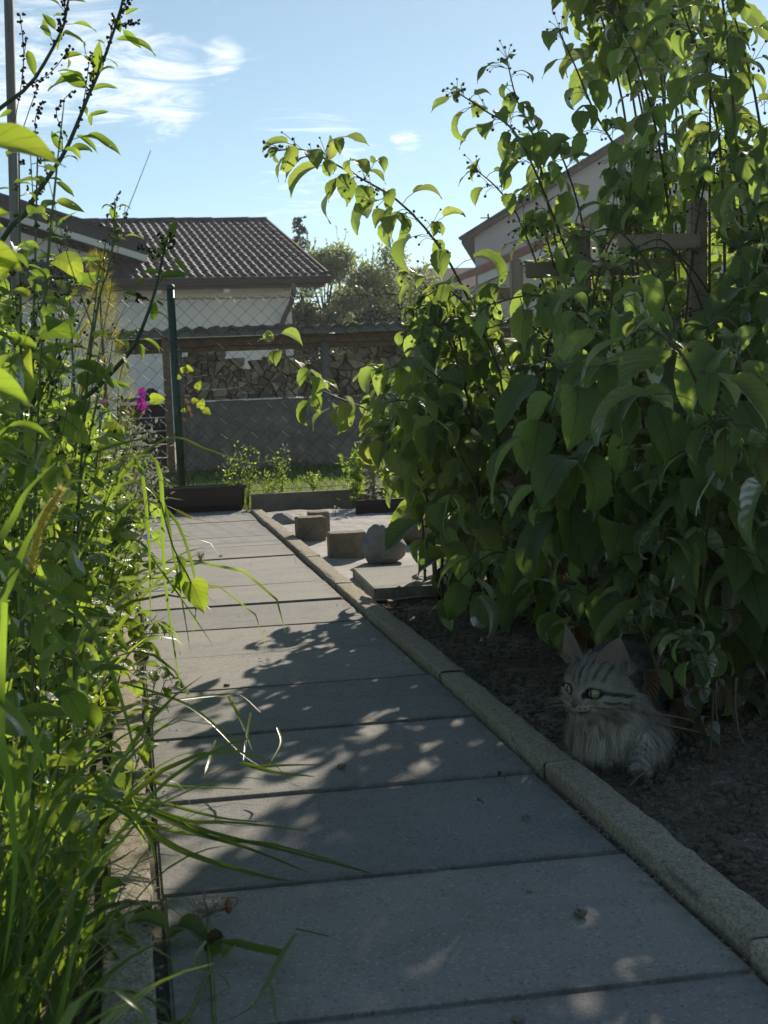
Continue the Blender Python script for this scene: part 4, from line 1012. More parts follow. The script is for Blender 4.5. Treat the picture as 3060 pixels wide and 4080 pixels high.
for (n, xr, yr, hr, label, group, sz) in zones:
    for i in range(n):
        x, y = uni(*xr), uni(*yr); hgt = uni(*hr); lean = uni(-.42, .12) if xr[0] > .9 else uni(-.40, -.18); ly = uni(-.35, .2)
        cane([(x, y, -.03), (x+lean*.1, y+ly*.15, hgt*.4), (x+lean*.4, y+ly*.45, hgt*.78), (x+lean*.8, y+ly*.8, hgt*.97), (x+lean*1.15, y+ly*1.1, hgt*.96)], label, .0045, sz, .10, .07, .6, 5 if RND.random() < .5 else 0, group, wild=True)
# low side shoots filling the shaded foot of the row
for i in range(26):
    y = uni(2.35, 4.6); x = max(.86, .36*y-.12)+abs(RND.gauss(0, .18)); hgt = uni(.22, .6); lean = uni(-.28, .1); ly = uni(-.25, .1)
    if y < 2.75 and x < .95: x += .12
    cane([(x, y, -.03), (x+lean*.2, y+ly*.2, hgt*.55), (x+lean*.6, y+ly*.6, hgt*.95), (x+lean, y+ly, hgt*.9)], 'low raspberry sucker in the shaded foot of the thicket above the soil', .003, .078, .12, .05, .6, 0, 'low suckers at the foot of the raspberry row', dry=.12, wild=True)
for (u, y, hgt) in ((2600, 2.25, .22), (2700, 2.3, .26), (2820, 2.15, .2), (2560, 2.45, .3)):
    x = P(u, 2900, y).x; cane([(x, y, -.03), (x+.01, y, hgt*.5), (x-.02, y-.02, hgt*.85), (x-.05, y-.05, hgt)], 'small sucker with yellowing leaves just right of the cat', .0022, .05, .25, .04, .4, 0, 'small suckers beside the cat', dry=.3)
# thin twigs and dead stems beside the cat
for (lst, lab) in (([(2880, 3150, 2.15), (2860, 2900, 2.2), (2830, 2550, 2.3)], 'pale bare stem rising on the far right of the cat'),
                   ([(2560, 2838, 2.1), (2660, 2850, 2.12), (2780, 2880, 2.15), (2900, 2950, 2.2)], 'thin bent twig sticking out right of the cat'),
                   ([(2620, 2880, 2.1), (2730, 2905, 2.12), (2840, 2925, 2.15)], 'short pale twig below the thin bent one'),
                   ([(2145, 2665, 2.4), (2240, 2705, 2.42)], 'short straw pointing at the left ear of the cat'),
                   ([(2100, 2735, 2.3), (2200, 2728, 2.3)], 'pale straw lying left of the eyes of the cat'),
                   ([(2500, 3140, 2.0), (2550, 3090, 2.0), (2610, 3058, 2.02)], 'curved dry grass stem in front of the right paw of the cat'),
                   ([(2935, 2700, 2.1), (2930, 2800, 2.1), (2950, 2940, 2.1), (3000, 2985, 2.1)], 'white bent root hanging at the far right')):
    b = MB(); q = spline(pc(lst), 8); b.tube(q, [.0024*(1-.6*i/7) for i in range(8)], 5); tag(b.build('twig', M['deadstem'], smooth=True, origin=q[0]), lab, 'twig')

# ---- weeds on the left
def weed(loc, h, label, kind, group=None, n=24, size=.05, lean=(0, 0), seeds=0, top=None, stem='greenstem', branches=4, r=.003, pts=None, start=.1, leafn=None):
    if pts is None:
        x, y = loc; pts = [(x, y, -.04), (x+lean[0]*.25, y+lean[1]*.25, h*.4), (x+lean[0]*.6, y+lean[1]*.6, h*.75), (x+lean[0], y+lean[1], h)]
    q = spline(pts, 18); t = thing(kind, q[0], label, 'weed', group)
    sb = MB(); sb.tube(q, [r*(1-.7*i/17) for i in range(18)], 6)
    pool = {'goosefoot_weed': GOOSE, 'leafy_weed': BROAD, 'bindweed': HEART}[kind]
    paths = [q]
    for k in range(branches):
        i = RND.randint(5, 14); p = q[i]; tg = (q[i+1]-q[i-1]).normalized(); a = uni(0, 6.28); o = tg.orthogonal().normalized(); rad = o*math.cos(a)+tg.cross(o)*math.sin(a)
        ln = h*uni(.12, .3) if h else .15; br = spline([p, p+(rad*.5+tg)*ln*.45, p+(rad*.55+tg*1.3)*ln*.9], 7); paths.append(br); sb.tube(br, [r*.45*(1-.6*j/6) for j in range(7)], 4)
    az = 0
    for k in range(n):
        pa = paths[0] if (k % 2 == 0 or len(paths) == 1) else RND.choice(paths[1:])
        f = uni(start, .98); i = min(int(f*(len(pa)-1)), len(pa)-2); p = pa[i].lerp(pa[i+1], RND.random()); tg = (pa[i+1]-pa[i]).normalized()
        az += 2.4; o = tg.orthogonal().normalized(); rad = o*math.cos(az)+tg.cross(o)*math.sin(az)
        d = (rad+tg*uni(.1, .8)).normalized(); sc = size*uni(.55, 1.2)*(1.1-.55*f); pl = sc*.35; e = p+d*pl; sb.tube([p, e], .0007, 3, 0, False)
        put('leaf', RND.choice(pool), t, e, (d+Vector((0, 0, -.1))+rdir()*.2).normalized(), Vector((0, 0, 1))+rdir()*.4, sc)
    sb.build('stem', M[stem], t, True)
    if seeds:
        b = MB()
        for pa in paths:
            i0 = int(len(pa)*(.62 if pa is q else .3))
            for i in range(i0, len(pa)):
                for k in range(seeds):
                    o = pa[i]+rdir()*uni(.003, .016); 
                    for g in range(3): b.ball(o+rdir()*.003, uni(.0014, .0026), 0, (1, 1, 1), 5, 3)
        if b.v: b.build('seed_head', M['seed'] if seeds < 3 else M['darkseed'], t, True)['kind'] = 'stuff'
    return t
GW = 'goosefoot weeds'
def seedspray(t, pts, n=10):
    "side spray of little dark seed balls on a thin stalk"
    b = MB(); q = spline(pts, n); b.tube(q, .0008, 3, 0, False)
    for i in range(2, n):
        for k in range(3):
            c = q[i]+rdir()*uni(.002, .006)
            b.ball(c, uni(.0016, .003), 0, (1, 1, .9), 5, 3)
            if k == 0: b.ball(c+rdir()*.003, .0018, 0, (1, 1, 1), 5, 3)
    b.build('seed_spray', M['darkseed'], t, True)
def lanceleaf(t, u, v, u2, v2, y, w=1.0, m=None):
    a, c = P(u, v, y), P(u2, v2, y+uni(-.03, .03)); d = c-a; me = m or RND.choice((GOOSE[0], GOOSE[1], GOOSE[3], GOOSE[0]))
    put('leaf', me, t, a, d+Vector((0, 0, .15*d.length)), Vector((uni(-.5, .5), -1, uni(.3, 1))), (d.length*1.05*w, d.length*1.05, d.length*1.05))
Y1 = 2.3
g1 = weed(None, .5, 'tall goosefoot stem reaching the top of the picture, farthest right of the tall weeds', 'goosefoot_weed', GW, 10, .05, stem='darkstem', branches=0, r=.0052, start=.45,
    pts=[Vector((-.22, 2.35, -.05))]+pc([(-120, 1500, Y1), (0, 962, Y1), (80, 882, Y1), (152, 763, Y1), (232, 650, Y1), (285, 550, Y1), (345, 398, Y1), (398, 278, Y1), (457, 113, Y1), (490, 0, Y1), (505, -80, Y1)]))
for a in ((370, 360, 465, 332), (305, 540, 385, 585), (355, 532, 470, 612), (280, 598, 388, 588), (365, 460, 436, 448), (340, 165, 335, 225), (465, 158, 630, 178), (395, 300, 388, 165), (380, 255, 330, 220), (480, 130, 440, 45), (490, 120, 555, 195), (370, 445, 345, 520), (225, 725, 290, 782), (200, 712, 256, 716), (160, 820, 240, 812), (225, 800, 322, 838), (365, 330, 372, 260), (330, 300, 240, 305), (500, 60, 540, 30), (245, 600, 200, 520), (180, 760, 130, 700)): lanceleaf(g1, *a, Y1)
lanceleaf(g1, 335, 320, 170, 330, Y1, 1.5); lanceleaf(g1, 345, 345, 240, 300, Y1, 1.4)
for a in (([(285, 550), (330, 420), (355, 250)],), ([(345, 398), (372, 330), (368, 215)],), ([(398, 278), (430, 190), (455, 60)],), ([(457, 113), (500, 90), (545, 95)],), ([(470, 80), (490, 40), (512, 0)],), ([(250, 620), (245, 520), (225, 440), (290, 360)],)):
    seedspray(g1, pc([(u, v, Y1) for u, v in a[0]]))
g2 = weed(None, .5, 'tall goosefoot stem crossing the grey pole at the upper left', 'goosefoot_weed', GW, 6, .05, stem='darkstem', branches=0, r=.0045, start=.5,
    pts=[Vector((-.26, 2.3, -.05))]+pc([(-200, 1200, 2.25), (-60, 520, 2.25), (0, 434, 2.25), (119, 338, 2.25), (199, 212, 2.25), (252, 106, 2.25), (272, 0, 2.25), (290, -80, 2.25)]))
for a in ((250, 130, 350, 180), (220, 120, 168, 50), (195, 145, 165, 75), (245, 65, 200, 45), (270, 5, 335, 8), (250, 235, 328, 205), (270, 232, 282, 270), (230, 200, 245, 130), (50, 440, 0, 470), (110, 200, 137, 300)): lanceleaf(g2, *a, 2.25)
for a in ([(199, 212), (240, 140), (235, 85)], [(252, 106), (262, 50), (245, 0)], [(119, 338), (200, 290), (280, 190)], [(75, 560), (130, 400), (145, 345), (90, 320), (105, 160)], [(60, 480), (95, 250), (80, 60)], [(150, 600), (140, 480), (170, 400)]): seedspray(g2, pc([(u, v, 2.25) for u, v in a]))
g3 = weed(None, .45, 'goosefoot plant with a thick diagonal stem crossing in front of the wire fence', 'goosefoot_weed', GW, 8, .055, stem='darkstem', branches=0, r=.0052, start=.6,
    pts=[Vector((-.20, 2.3, -.05))]+pc([(60, 1900, 2.35), (253, 1662, 2.35), (400, 1531, 2.35), (519, 1400, 2.35), (561, 1320, 2.35), (612, 1181, 2.35), (645, 1042, 2.35), (662, 960, 2.35)]))
W3G = 1.0
for a in ((640, 1090, 560, 1082), (640, 1100, 745, 1105), (678, 958, 704, 872), (690, 1030, 750, 1090), (640, 1110, 625, 1150), (618, 1200, 608, 1310), (620, 1200, 650, 1220), (560, 1190, 480, 1140), (590, 1110, 545, 1135), (575, 1350, 655, 1395), (560, 1370, 570, 1430), (545, 1330, 500, 1330), (430, 1530, 515, 1530), (420, 1560, 370, 1600), (410, 1500, 380, 1450), (300, 1620, 280, 1560), (650, 1010, 660, 930), (630, 1060, 625, 1010)): lanceleaf(g3, *a, 2.35, W3G)
for a in ([(640, 1060), (610, 1010), (560, 985)], [(648, 1030), (655, 980), (640, 940)], [(600, 1200), (560, 1180), (545, 1200)], [(655, 1000), (690, 975), (680, 940)]): seedspray(g3, pc([(u, v, 2.35) for u, v in a]), 8)
g4 = weed(None, .4, 'slim seeding goosefoot standing alone before the tiled roof', 'goosefoot_weed', GW, 18, .045, stem='greenstem', branches=4, r=.003, start=.3, seeds=2,
    pts=[Vector((-.16, 2.9, -.05))]+pc([(330, 1700, 2.8), (388, 1227, 2.8), (430, 1080, 2.8), (450, 978, 2.8), (456, 870, 2.8), (458, 790, 2.8)]))
for (u0, u1, v0, v1, y, lab) in ((88, 75, 1900, 560, 2.0, 'straight green goosefoot stem, leftmost of the upright weeds'), (120, 150, 1900, 600, 2.1, 'straight dark goosefoot stem just right of the leftmost upright one'), (300, 265, 1700, 900, 3.0, 'slender seeding goosefoot left of the yellowish conifer')):
    weed(None, .45, lab, 'goosefoot_weed', GW, 26, .06, stem='greenstem', branches=6, r=.0036, start=.25, seeds=2, pts=[P(u0, 2600, y)]+pc([(u0, v0, y), ((u0+u1)/2, (v0+v1)/2, y), (u1, v1, y)]))
# the big near leaves at the left edge
big = thing('broad_leaved_weed', P(-260, 1500, 1.15), 'weed with very large bright leaves poking in at the left edge of the picture', 'weed')
b = MB(); b.tube(spline(pc([(-260, 2300, 1.15), (-240, 1500, 1.15), (-220, 900, 1.15), (-230, 500, 1.15)]), 10), .004, 6); b.build('stem', M['greenstem'], big, True)
BIGL = tpl_mesh('broad_leaf', leaf_tpl(.24, .42, 1.4, .35, .25, 0, .02, 14, 6, .2, 0, 77), M['broad'])
for (u, v, u2, v2, w, zh) in ((-190, 560, 252, 642, .9, (.1, -.75, .9)), (-200, 1010, 92, 1080, 1.1, (.3, -.8, .6)), (-190, 1480, 120, 1620, .75, (-.5, -.5, .8)), (-180, 1180, 60, 1060, 1.2, (.3, -.9, .4)), (-200, 900, 20, 860, 1, (0, -1, .3))):
    a, c = P(u, v, 1.15), P(u2, v2, 1.12); d = c-a; put('leaf', BIGL, big, a, d+Vector((0, 0, .1*d.length)), zh, (d.length*w, d.length, d.length))
# random leafy filling, heights falling towards the path
def leftx(y): return math.tan(R(9.986-14.93))*y
def topz(x, y):
    t = (x-leftx(y))/max(.05, -.02-leftx(y)); return 1.02-.55*max(0, t)**1.3
kinds = [('leafy_weed', 'broad leaved weed in the sunlit thicket left of the path', 'broad leaved weeds left of the path', .062, 26), ('bindweed', 'twining weed with heart shaped leaves left of the path', 'heart leaved vines left of the path', .052, 24), ('goosefoot_weed', 'bushy goosefoot inside the thicket left of the path', 'bushy goosefoots left of the path', .055, 26)]
for i in range(44):
    y = 1.75+5.2*RND.random()**1.25; x = uni(leftx(y)-.14, -.09); h = topz(x, y)*uni(.55, .98)
    kd, lab, gr, sz, n = kinds[i % 3]
    where = 'nearest to the camera' if y < 2.6 else ('half way along' if y < 4.6 else 'towards the wire fence')
    weed((x, y), h, lab+', '+where, kd, gr+', '+where, n, sz, (uni(-.06, .12), uni(-.12, .1)), 1 if kd == 'goosefoot_weed' else 0, branches=5, r=.0026, start=.12)
for i in range(38):                                        # weeds spilling over the left edging
    y = 2.3+4.4*RND.random(); kd, lab, gr, sz, n = kinds[(0, 1, 0, 2)[i % 4]]
    weed((uni(-.09, -.055), y), uni(.18, .5), lab.split(' left of')[0].split(' inside')[0]+' spilling over the left edging of the path', kd, gr+' spilling over the edging', 28, .056, (uni(.02, .11), uni(-.06, .03)), 0, branches=5, r=.002, start=.08)
def tussock(loc, n, ln, label, group=None, wid=1.0, spread=.06, outward=.5, dirn=None):
    t = thing('grass_tussock', (loc[0], loc[1], -.03), label, 'grass', group)
    for i in range(n):
        a = uni(0, 6.28); rr = spread*math.sqrt(RND.random()); p = Vector((loc[0]+rr*math.cos(a), loc[1]+rr*math.sin(a), -.03))
        o = Vector((math.cos(a), math.sin(a), 0))
        if dirn is not None: o = (o+dirn*1.2).normalized()
        d = (Vector((0, 0, 1))+o*outward*uni(.2, 1.2)).normalized(); sc = ln*uni(.5, 1.1)
        put('blade', RND.choice(BLADE), t, p, d, -o+Vector((0, 0, .2))+rdir()*.2, (sc*wid*uni(.8, 1.3), sc, sc))
    return t
PD = Vector((1, -.15, 0))
for i in range(26):
    y = 1.5+5.4*RND.random()**1.2; x = uni(leftx(y)-.12, -.11); ln = uni(.4, .68)*(1 if y > 2.4 else .6)
    where = 'in the near shade' if y < 2.4 else ('in the sun half way along' if y < 4.4 else 'towards the wire fence')
    tussock((x, y), 20, ln, 'tall grass tussock in the left weed bed, '+where, 'grass tussocks left of the path, '+where, uni(.8, 1.2), .06, .32, PD if RND.random() < .25 else None)
for i in range(16):                                        # short grass along the near left corner
    y = uni(1.22, 1.75); x = uni(leftx(y)-.06, -.08)
    tussock((x, y), 14, uni(.12, .3), 'short grass clump at the near left corner beside the edging stone', 'short grass clumps at the near left corner', 1.6, .05, .5)
# foxtail grasses
def foxtail(pts, hl, hr, label, group=None):
    q = spline(pts, 16); t = thing('foxtail_grass', q[0], label, 'grass', group)
    b = MB(); b.tube(q, [.0014*(1-.4*i/15) for i in range(16)], 4); b.build('stem', M['greenstem'], t, True)
    p, d = q[-1], (q[-1]-q[-3]).normalized(); ax = spline([p-d*hl*.1, p+d*hl*.5, p+d*hl+Vector((.12*hl, 0, -.08*hl))], 12); b = MB()
    b.tube(ax, [hr*.5*math.sin(math.pi*min(1, (i+1.2)/13))**.6 for i in range(12)], 6)
    for k in range(int(420)):
        i = RND.randint(0, 10); c = ax[i].lerp(ax[i+1], RND.random()); tg = (ax[i+1]-ax[i]).normalized(); rd = rdir(); rd = (rd-tg*rd.dot(tg)).normalized()
        e = c+(rd+tg*.75).normalized()*hr*uni(1.2, 2.1); w = tg.cross(rd)*hr*.07; s_ = c+rd*hr*.35
        b.tri(s_-w, s_+w, e)
    b.build('seed_head', M['foxtail'], t, False); return t
foxtail([Vector((-.13, 1.5, -.03))]+pc([(-20, 3200, 1.45), (60, 2600, 1.42), (130, 2250, 1.4)]), .085, .0065, 'large foxtail grass head leaning right, nearest of the foxtails')
GF = 'foxtail heads among the weeds'
for (u, v, y, lab) in ((250, 1260, 3.0, 'upright foxtail head beside the upper heart shaped leaves'), (300, 1400, 3.1, 'yellow foxtail head in the middle of the sunlit weeds'), (320, 1560, 2.9, 'yellow foxtail head below the one in the middle'), (480, 1500, 3.6, 'small foxtail head just left of the purple flowers'), (390, 1890, 3.0, 'foxtail head low in the bright grass'), (530, 1910, 3.4, 'small foxtail head above the plant trough'), (125, 1410, 2.6, 'foxtail head close to the left upright stems'), (180, 1790, 2.4, 'foxtail head behind the large leaning one')):
    p = P(u, v, y); foxtail([(p.x-.05, y+.05, -.03), (p.x-.03, y+.02, p.z*.5), (p.x-.01, y, p.z-.06), (p.x, y, p.z)], .07, .0052, lab, GF)
p = P(705, 2035, 3.0); foxtail([(p.x-.25, 3.0, .15), (p.x-.16, 3.0, .34), (p.x-.07, 3.0, .36), (p.x-.03, 3.0, p.z+.012), (p.x, 3.0, p.z)], .03, .004, 'small foxtail head bending out over the path before the plant trough')
# long arching blades that stand out
def arch_clump(label, blades, cat='grass', mat='grass', base=None, kind='grass_clump'):
    qs = [pc(bl[0]) for bl in blades]; org = base or qs[0][0]
    t = thing(kind, org, label, cat)
    for q, bl in zip(qs, blades):
        b = MB(); ribbon(b, q, bl[1], 16, Vector((uni(-.4, .4), -.55, 1)) if len(bl) < 3 else Vector(bl[2])); b.build('blade', M[mat], t, True)
    return t
arch_clump('grass clump with long arching blades crossing before the wire fence', [
    ([(60, 2100, 2.3), (260, 1860, 2.3), (480, 1770, 2.35), (650, 1740, 2.4)], .0055), ([(330, 2000, 2.3), (520, 1850, 2.35), (680, 1745, 2.4), (820, 1790, 2.4), (1005, 1850, 2.4)], .0045),
    ([(300, 2250, 2.3), (420, 1990, 2.3), (560, 1820, 2.3), (640, 1900, 2.3), (655, 2300, 2.3), (720, 2750, 2.25)], .005), ([(300, 2250, 2.35), (480, 1940, 2.35), (640, 1990, 2.35), (690, 2200, 2.3), (760, 2600, 2.3)], .004),
    ([(350, 2300, 2.4), (520, 2010, 2.4), (690, 2060, 2.4), (780, 2320, 2.35), (770, 2520, 2.35)], .0035), ([(330, 2350, 2.35), (520, 2150, 2.35), (660, 2300, 2.3), (845, 2565, 2.25)], .003),
    ([(250, 2200, 2.3), (400, 1900, 2.3), (540, 1830, 2.3), (590, 2100, 2.3), (600, 2480, 2.25)], .0045)], base=Vector((-.12, 2.3, -.03)))
arch_clump('grass clump of broad near blades sweeping down at the left edge', [
    ([(-80, 2100, 1.5), (60, 2330, 1.5), (250, 2560, 1.5), (395, 2735, 1.5)], .0045), ([(-60, 2750, 1.3), (90, 2880, 1.3), (200, 3100, 1.3)], .006), ([(20, 2400, 1.3), (0, 2900, 1.3), (40, 3150, 1.3), (60, 3500, 1.3), (10, 3880, 1.3)], .004),
    ([(-60, 2250, 1.4), (50, 2080, 1.4), (110, 1960, 1.4), (215, 1850, 1.4)], .006), ([(-60, 2560, 1.4), (40, 2330, 1.4), (110, 2160, 1.4), (180, 2020, 1.4)], .006), ([(60, 3350, 1.35), (110, 3450, 1.35), (150, 3660, 1.35)], .003), ([(-40, 2480, 1.5), (150, 2150, 1.5), (300, 1960, 1.5)], .005),
    ([(100, 2300, 1.6), (250, 2390, 1.6), (380, 2540, 1.6), (480, 2780, 1.6), (550, 3060, 1.6)], .004)], base=Vector((-.16, 1.4, -.03)))
arch_clump('bundle of cut grass fallen flat over the path, longest of the fallen bundles', [
    ([(430, 3190, 1.9), (640, 3250, 1.86), (820, 3330, 1.8), (1000, 3385, 1.77), (1225, 3475, 1.735)], .0035), ([(450, 3170, 1.92), (800, 3330, 1.80), (1100, 3370, 1.79), (1490, 3482, 1.73)], .0045), ([(450, 3170, 1.92), (780, 3300, 1.82), (1150, 3395, 1.77), (1500, 3486, 1.73)], .0035),
    ([(480, 3220, 1.9), (700, 3380, 1.79), (1000, 3480, 1.74), (1200, 3520, 1.715)], .0045), ([(500, 3180, 1.92), (740, 3270, 1.84), (950, 3280, 1.84), (1240, 3312, 1.825)], .0035), ([(470, 3200, 1.9), (640, 3300, 1.83), (900, 3350, 1.8), (1210, 3470, 1.74)], .003), ([(400, 3150, 1.95), (640, 3200, 1.9), (880, 3260, 1.85), (1050, 3275, 1.84)], .003),
    ([(560, 3260, 1.86), (600, 3350, 1.81), (620, 3440, 1.76)], .004)], base=Vector((-.07, 1.9, .01)))
arch_clump('loose grass stem fallen across the path beside the sunlit leaves, farther than the long bundle', [
    ([(480, 2720, 2.35), (700, 2790, 2.28), (830, 2870, 2.22), (960, 3000, 2.15), (1045, 3058, 2.1)], .004), ([(700, 2790, 2.28), (880, 2770, 2.35), (960, 2770, 2.33), (1040, 2840, 2.27)], .0025), ([(910, 2775, 2.33), (960, 2870, 2.28), (1005, 2990, 2.14)], .0025), ([(860, 2950, 2.2), (830, 3040, 2.14), (815, 3085, 2.08)], .003), ([(960, 3040, 2.12), (1080, 3075, 2.08), (1255, 3095, 2.06)], .004), ([(1000, 3060, 2.1), (1140, 3050, 2.1), (1290, 3048, 2.1)], .0025),
    ([(1000, 2840, 2.27), (980, 2950, 2.2), (970, 3030, 2.12)], .002), ([(1105, 2900, 2.22), (1120, 2960, 2.17), (1070, 3050, 2.1)], .002)], base=Vector((-.06, 2.35, .01)))
arch_clump('single dry grass blade lying flat near the left edging', [([(560, 3070, 2.08), (625, 3120, 2.03), (740, 3135, 2.02), (1010, 3145, 2.015)], .003)])
arch_clump('small grass blades spilling over the near left edging stone', [([(350, 3710, 1.56), (430, 3780, 1.53), (530, 3900, 1.47)], .004), ([(470, 3710, 1.57), (540, 3770, 1.54), (605, 3825, 1.52)], .004), ([(330, 3930, 1.47), (400, 3870, 1.49), (500, 3840, 1.51), (700, 3870, 1.50)], .003), ([(370, 3900, 1.47), (450, 4000, 1.43), (530, 4090, 1.39)], .003), ([(380, 4020, 1.42), (560, 3945, 1.46), (620, 3960, 1.46), (740, 3965, 1.46)], .0035), ([(390, 3690, 1.57), (430, 3560, 1.6), (440, 3420, 1.66)], .002)])
# uprooted weed on the path
up_ = thing('uprooted_weed', Gd(840, 3560), 'wilted uprooted weed with a tuft of pale roots lying on the nearest slab', 'weed')
b = MB(); c = Gd(830, 3640, .012)
for k in range(46): a = uni(.1, 3.0); e = c+Vector((math.cos(a)*uni(.006, .03), math.sin(a)*uni(.005, .035), uni(-.006, .02))); b.tube(spline([c, (c+e)/2+rdir()*.007, e], 5), .0005, 3, 0, False)
b.build('roots', M['root'], up_)
b = MB(); b.tube(spline([Gd(830, 3650, .01), Gd(830, 3720, .008), Gd(835, 3830, .008), Gd(845, 3920, .01), Gd(855, 4090, .012)], 12), .0024, 6); b.tube(spline([Gd(835, 3870, .01), Gd(800, 3960, .012), Gd(745, 4060, .012), Gd(700, 4110, .01)], 8), .0022, 5); b.tube(spline([Gd(760, 4060, .012), Gd(660, 4085, .01), Gd(560, 4110, .01)], 6), .002, 5)
b.tube(spline([Gd(1310, 3730, .01), Gd(1180, 3700, .012)], 4), .001, 4); b.build('stem', M['greenstem'], up_, True)
b = MB()
ribbon(b, [Gd(830, 3740, .012), Gd(790, 3800, .02), Gd(790, 3860, .018), Gd(880, 3890, .02), Gd(915, 3935, .012)], .0022, 14); ribbon(b, [Gd(850, 3760, .012), Gd(940, 3760, .016), Gd(1000, 3775, .014), Gd(1120, 3800, .012)], .005, 12, Vector((0, -.6, 1)), .3, 0, False)
ribbon(b, [Gd(1180, 3720, .02), Gd(1110, 3830, .014), Gd(1060, 3930, .01), Gd(1000, 4020, .01), Gd(860, 4085, .01)], .003, 12); ribbon(b, [Gd(1075, 3915, .012), Gd(1090, 4000, .01), Gd(1100, 4090, .01)], .002, 8); ribbon(b, [Gd(920, 3935, .012), Gd(860, 3970, .014), Gd(800, 4000, .012), Gd(785, 3970, .012)], .0018, 8)
b.build('blades', M['grass'], up_, True)
for (u, v, m, s) in ((700, 3690, RASP[3], .05), (660, 3700, RASP[5], .045), (640, 3670, RASPDRY[0], .045), (745, 3700, RASP[4], .035), (895, 3735, RASPDRY[0], .028), (915, 3765, BROAD[2], .03), (930, 3770, BROAD[1], .03)):
    put('leaf', m, up_, Gd(u, v, .012), Vector((uni(-1, .2), uni(-.3, .3), .1)), Vector((uni(-.4, .4), -.4, 1)), s)
b = MB(); b.ball(Gd(910, 3610, .012), .006, 0, (.8, 1, 1.6), 6, 5); b.tube(spline([Gd(905, 3615, .01), Gd(870, 3630, .008)], 4), .0015, 4); b.tube(spline([Gd(880, 3580, .01), Gd(930, 3575, .018), Gd(950, 3585, .012), Gd(935, 3610, .01)], 7), .0008, 4); b.build('orange_husk', plain('orange_husk', (.28, .11, .05), .6, .2), up_, True)
# weeds leaning over the left edging with bright leaves
for (u, v, y, n, lab) in ((560, 2760, 2.45, 9, 'small leafy weed lit bright green at the crack beside the left edging'), (575, 2790, 2.35, 7, 'tiny leafy weed growing up beside the fallen grass stem'), (500, 3180, 2.0, 10, 'little weed with tiny flowers spilling over the left edging')):
    p = P(u, v, y); weed((p.x, y), .16, lab, 'leafy_weed', None, n, .045, (.04, -.04), 0, branches=2, r=.0014)
vb = thing('hanging_vine', P(640, 2000, 2.3), 'hanging vine with a single bright lobed leaf over the left side of the path', 'weed')
b = MB(); b.tube(spline(pc([(640, 2000, 2.3), (690, 2180, 2.3), (760, 2320, 2.3), (780, 2430, 2.3)]), 10), .0014, 5); b.build('stem', M['greenstem'], vb, True)
a, c = P(762, 2320, 2.3), P(815, 2435, 2.28); put('leaf', HEART[0], vb, a, c-a, Vector((.2, -1, .3)), (c-a).length*1.05)
a, c = P(740, 2270, 2.3), P(690, 2370, 2.3); put('leaf', BROAD[0], vb, a, c-a, Vector((.6, -1, .3)), (c-a).length*1.05)
a, c = P(700, 2220, 2.3), P(760, 2330, 2.32); put('leaf', BROAD[1], vb, a, c-a, Vector((.6, -.5, .9)), (c-a).length)
# flowers and silvery plant
def flower(u, v, y, mat, lab, s=.012):
    p = P(u, v, y); t = thing('flower', p, lab, 'flower'); b = MB(); b.tube(spline([p, p+Vector((-.02, 0, -.05)), p+Vector((-.05, .02, -.14))], 6), .001, 4); b.build('stem', M['greenstem'], t, True)
    for k in range(5):
        a = 6.28*k/5+uni(-.2, .2); d = Vector((math.cos(a)*.8, -.3, math.sin(a)))*s; w = d.cross(Vector((0, -1, 0)))*.45
        b = MB(); b.quad(p, p+d*.6-w, p+d, p+d*.6+w); b.build('petal', M[mat], t, True)
flower(566, 1564, 3.4, 'purple', 'upper of the two purple flowers left of the fence post', .014); flower(565, 1610, 3.4, 'purple', 'lower and larger of the two purple flowers left of the fence post', .018); flower(410, 1605, 3.0, 'purple', 'small lilac flower deep in the sunlit weeds', .010)
flower(592, 2142, 3.4, 'blue', 'small blue flower over the path edge below the plant trough', .011)
vy = thing('yellow_leaved_vine', P(720, 1900, 7.8), 'dry bean vine with a few yellow leaves climbing the green fence post', 'vine')
b = MB(); b.tube(spline(pc([(735, 2000, 7.8), (745, 1750, 7.8), (730, 1620, 7.8), (745, 1500, 7.8), (738, 1450, 7.8)]), 14), .003, 4); b.tube(spline(pc([(742, 1560, 7.8), (780, 1530, 7.8), (790, 1545, 7.8)]), 5), .002, 4); b.tube(spline(pc([(740, 1600, 7.8), (760, 1600, 7.8), (800, 1625, 7.8)]), 5), .002, 4); b.build('stem', M['deadstem'], vy, True)
HY = [tpl_mesh('heart_leaf', t, M['yellow']) for t in HEART_T]
for (u, v, s) in ((738, 1470, .055), (722, 1480, .04), (752, 1480, .04), (785, 1548, .05), (765, 1600, .045), (795, 1625, .06), (812, 1632, .05), (725, 1632, .035), (715, 1510, .03)): put('leaf', RND.choice(HY), vy, P(u, v, 7.8), Vector((uni(-.6, .6), -.4, uni(-.6, .8))), Vector((uni(-.3, .3), -1, .4)), s)
for (u, v, s) in ((736, 1585, .05), (745, 1610, .06), (752, 1640, .05), (735, 1660, .04)): put('dry_leaf', RND.choice(RASPDRY), vy, P(u, v, 7.8), Vector((uni(-.4, .4), 0, -1)), Vector((0, -1, .2)), s)
a = P(605, 1600, 3.4); lf = thing('round_leaved_weed', P(580, 1640, 3.4), 'single bright yellowish round leaf beside the purple flowers', 'weed'); b = MB(); b.tube([P(560, 1660, 3.4), P(600, 1615, 3.4), P(618, 1598, 3.4)], .001, 4); b.build('stem', M['greenstem'], lf, True)
c = P(648, 1590, 3.4); put('leaf', HEART[0], lf, P(600, 1590, 3.4), c-P(600, 1590, 3.4), Vector((0, -1, .2)), .036)
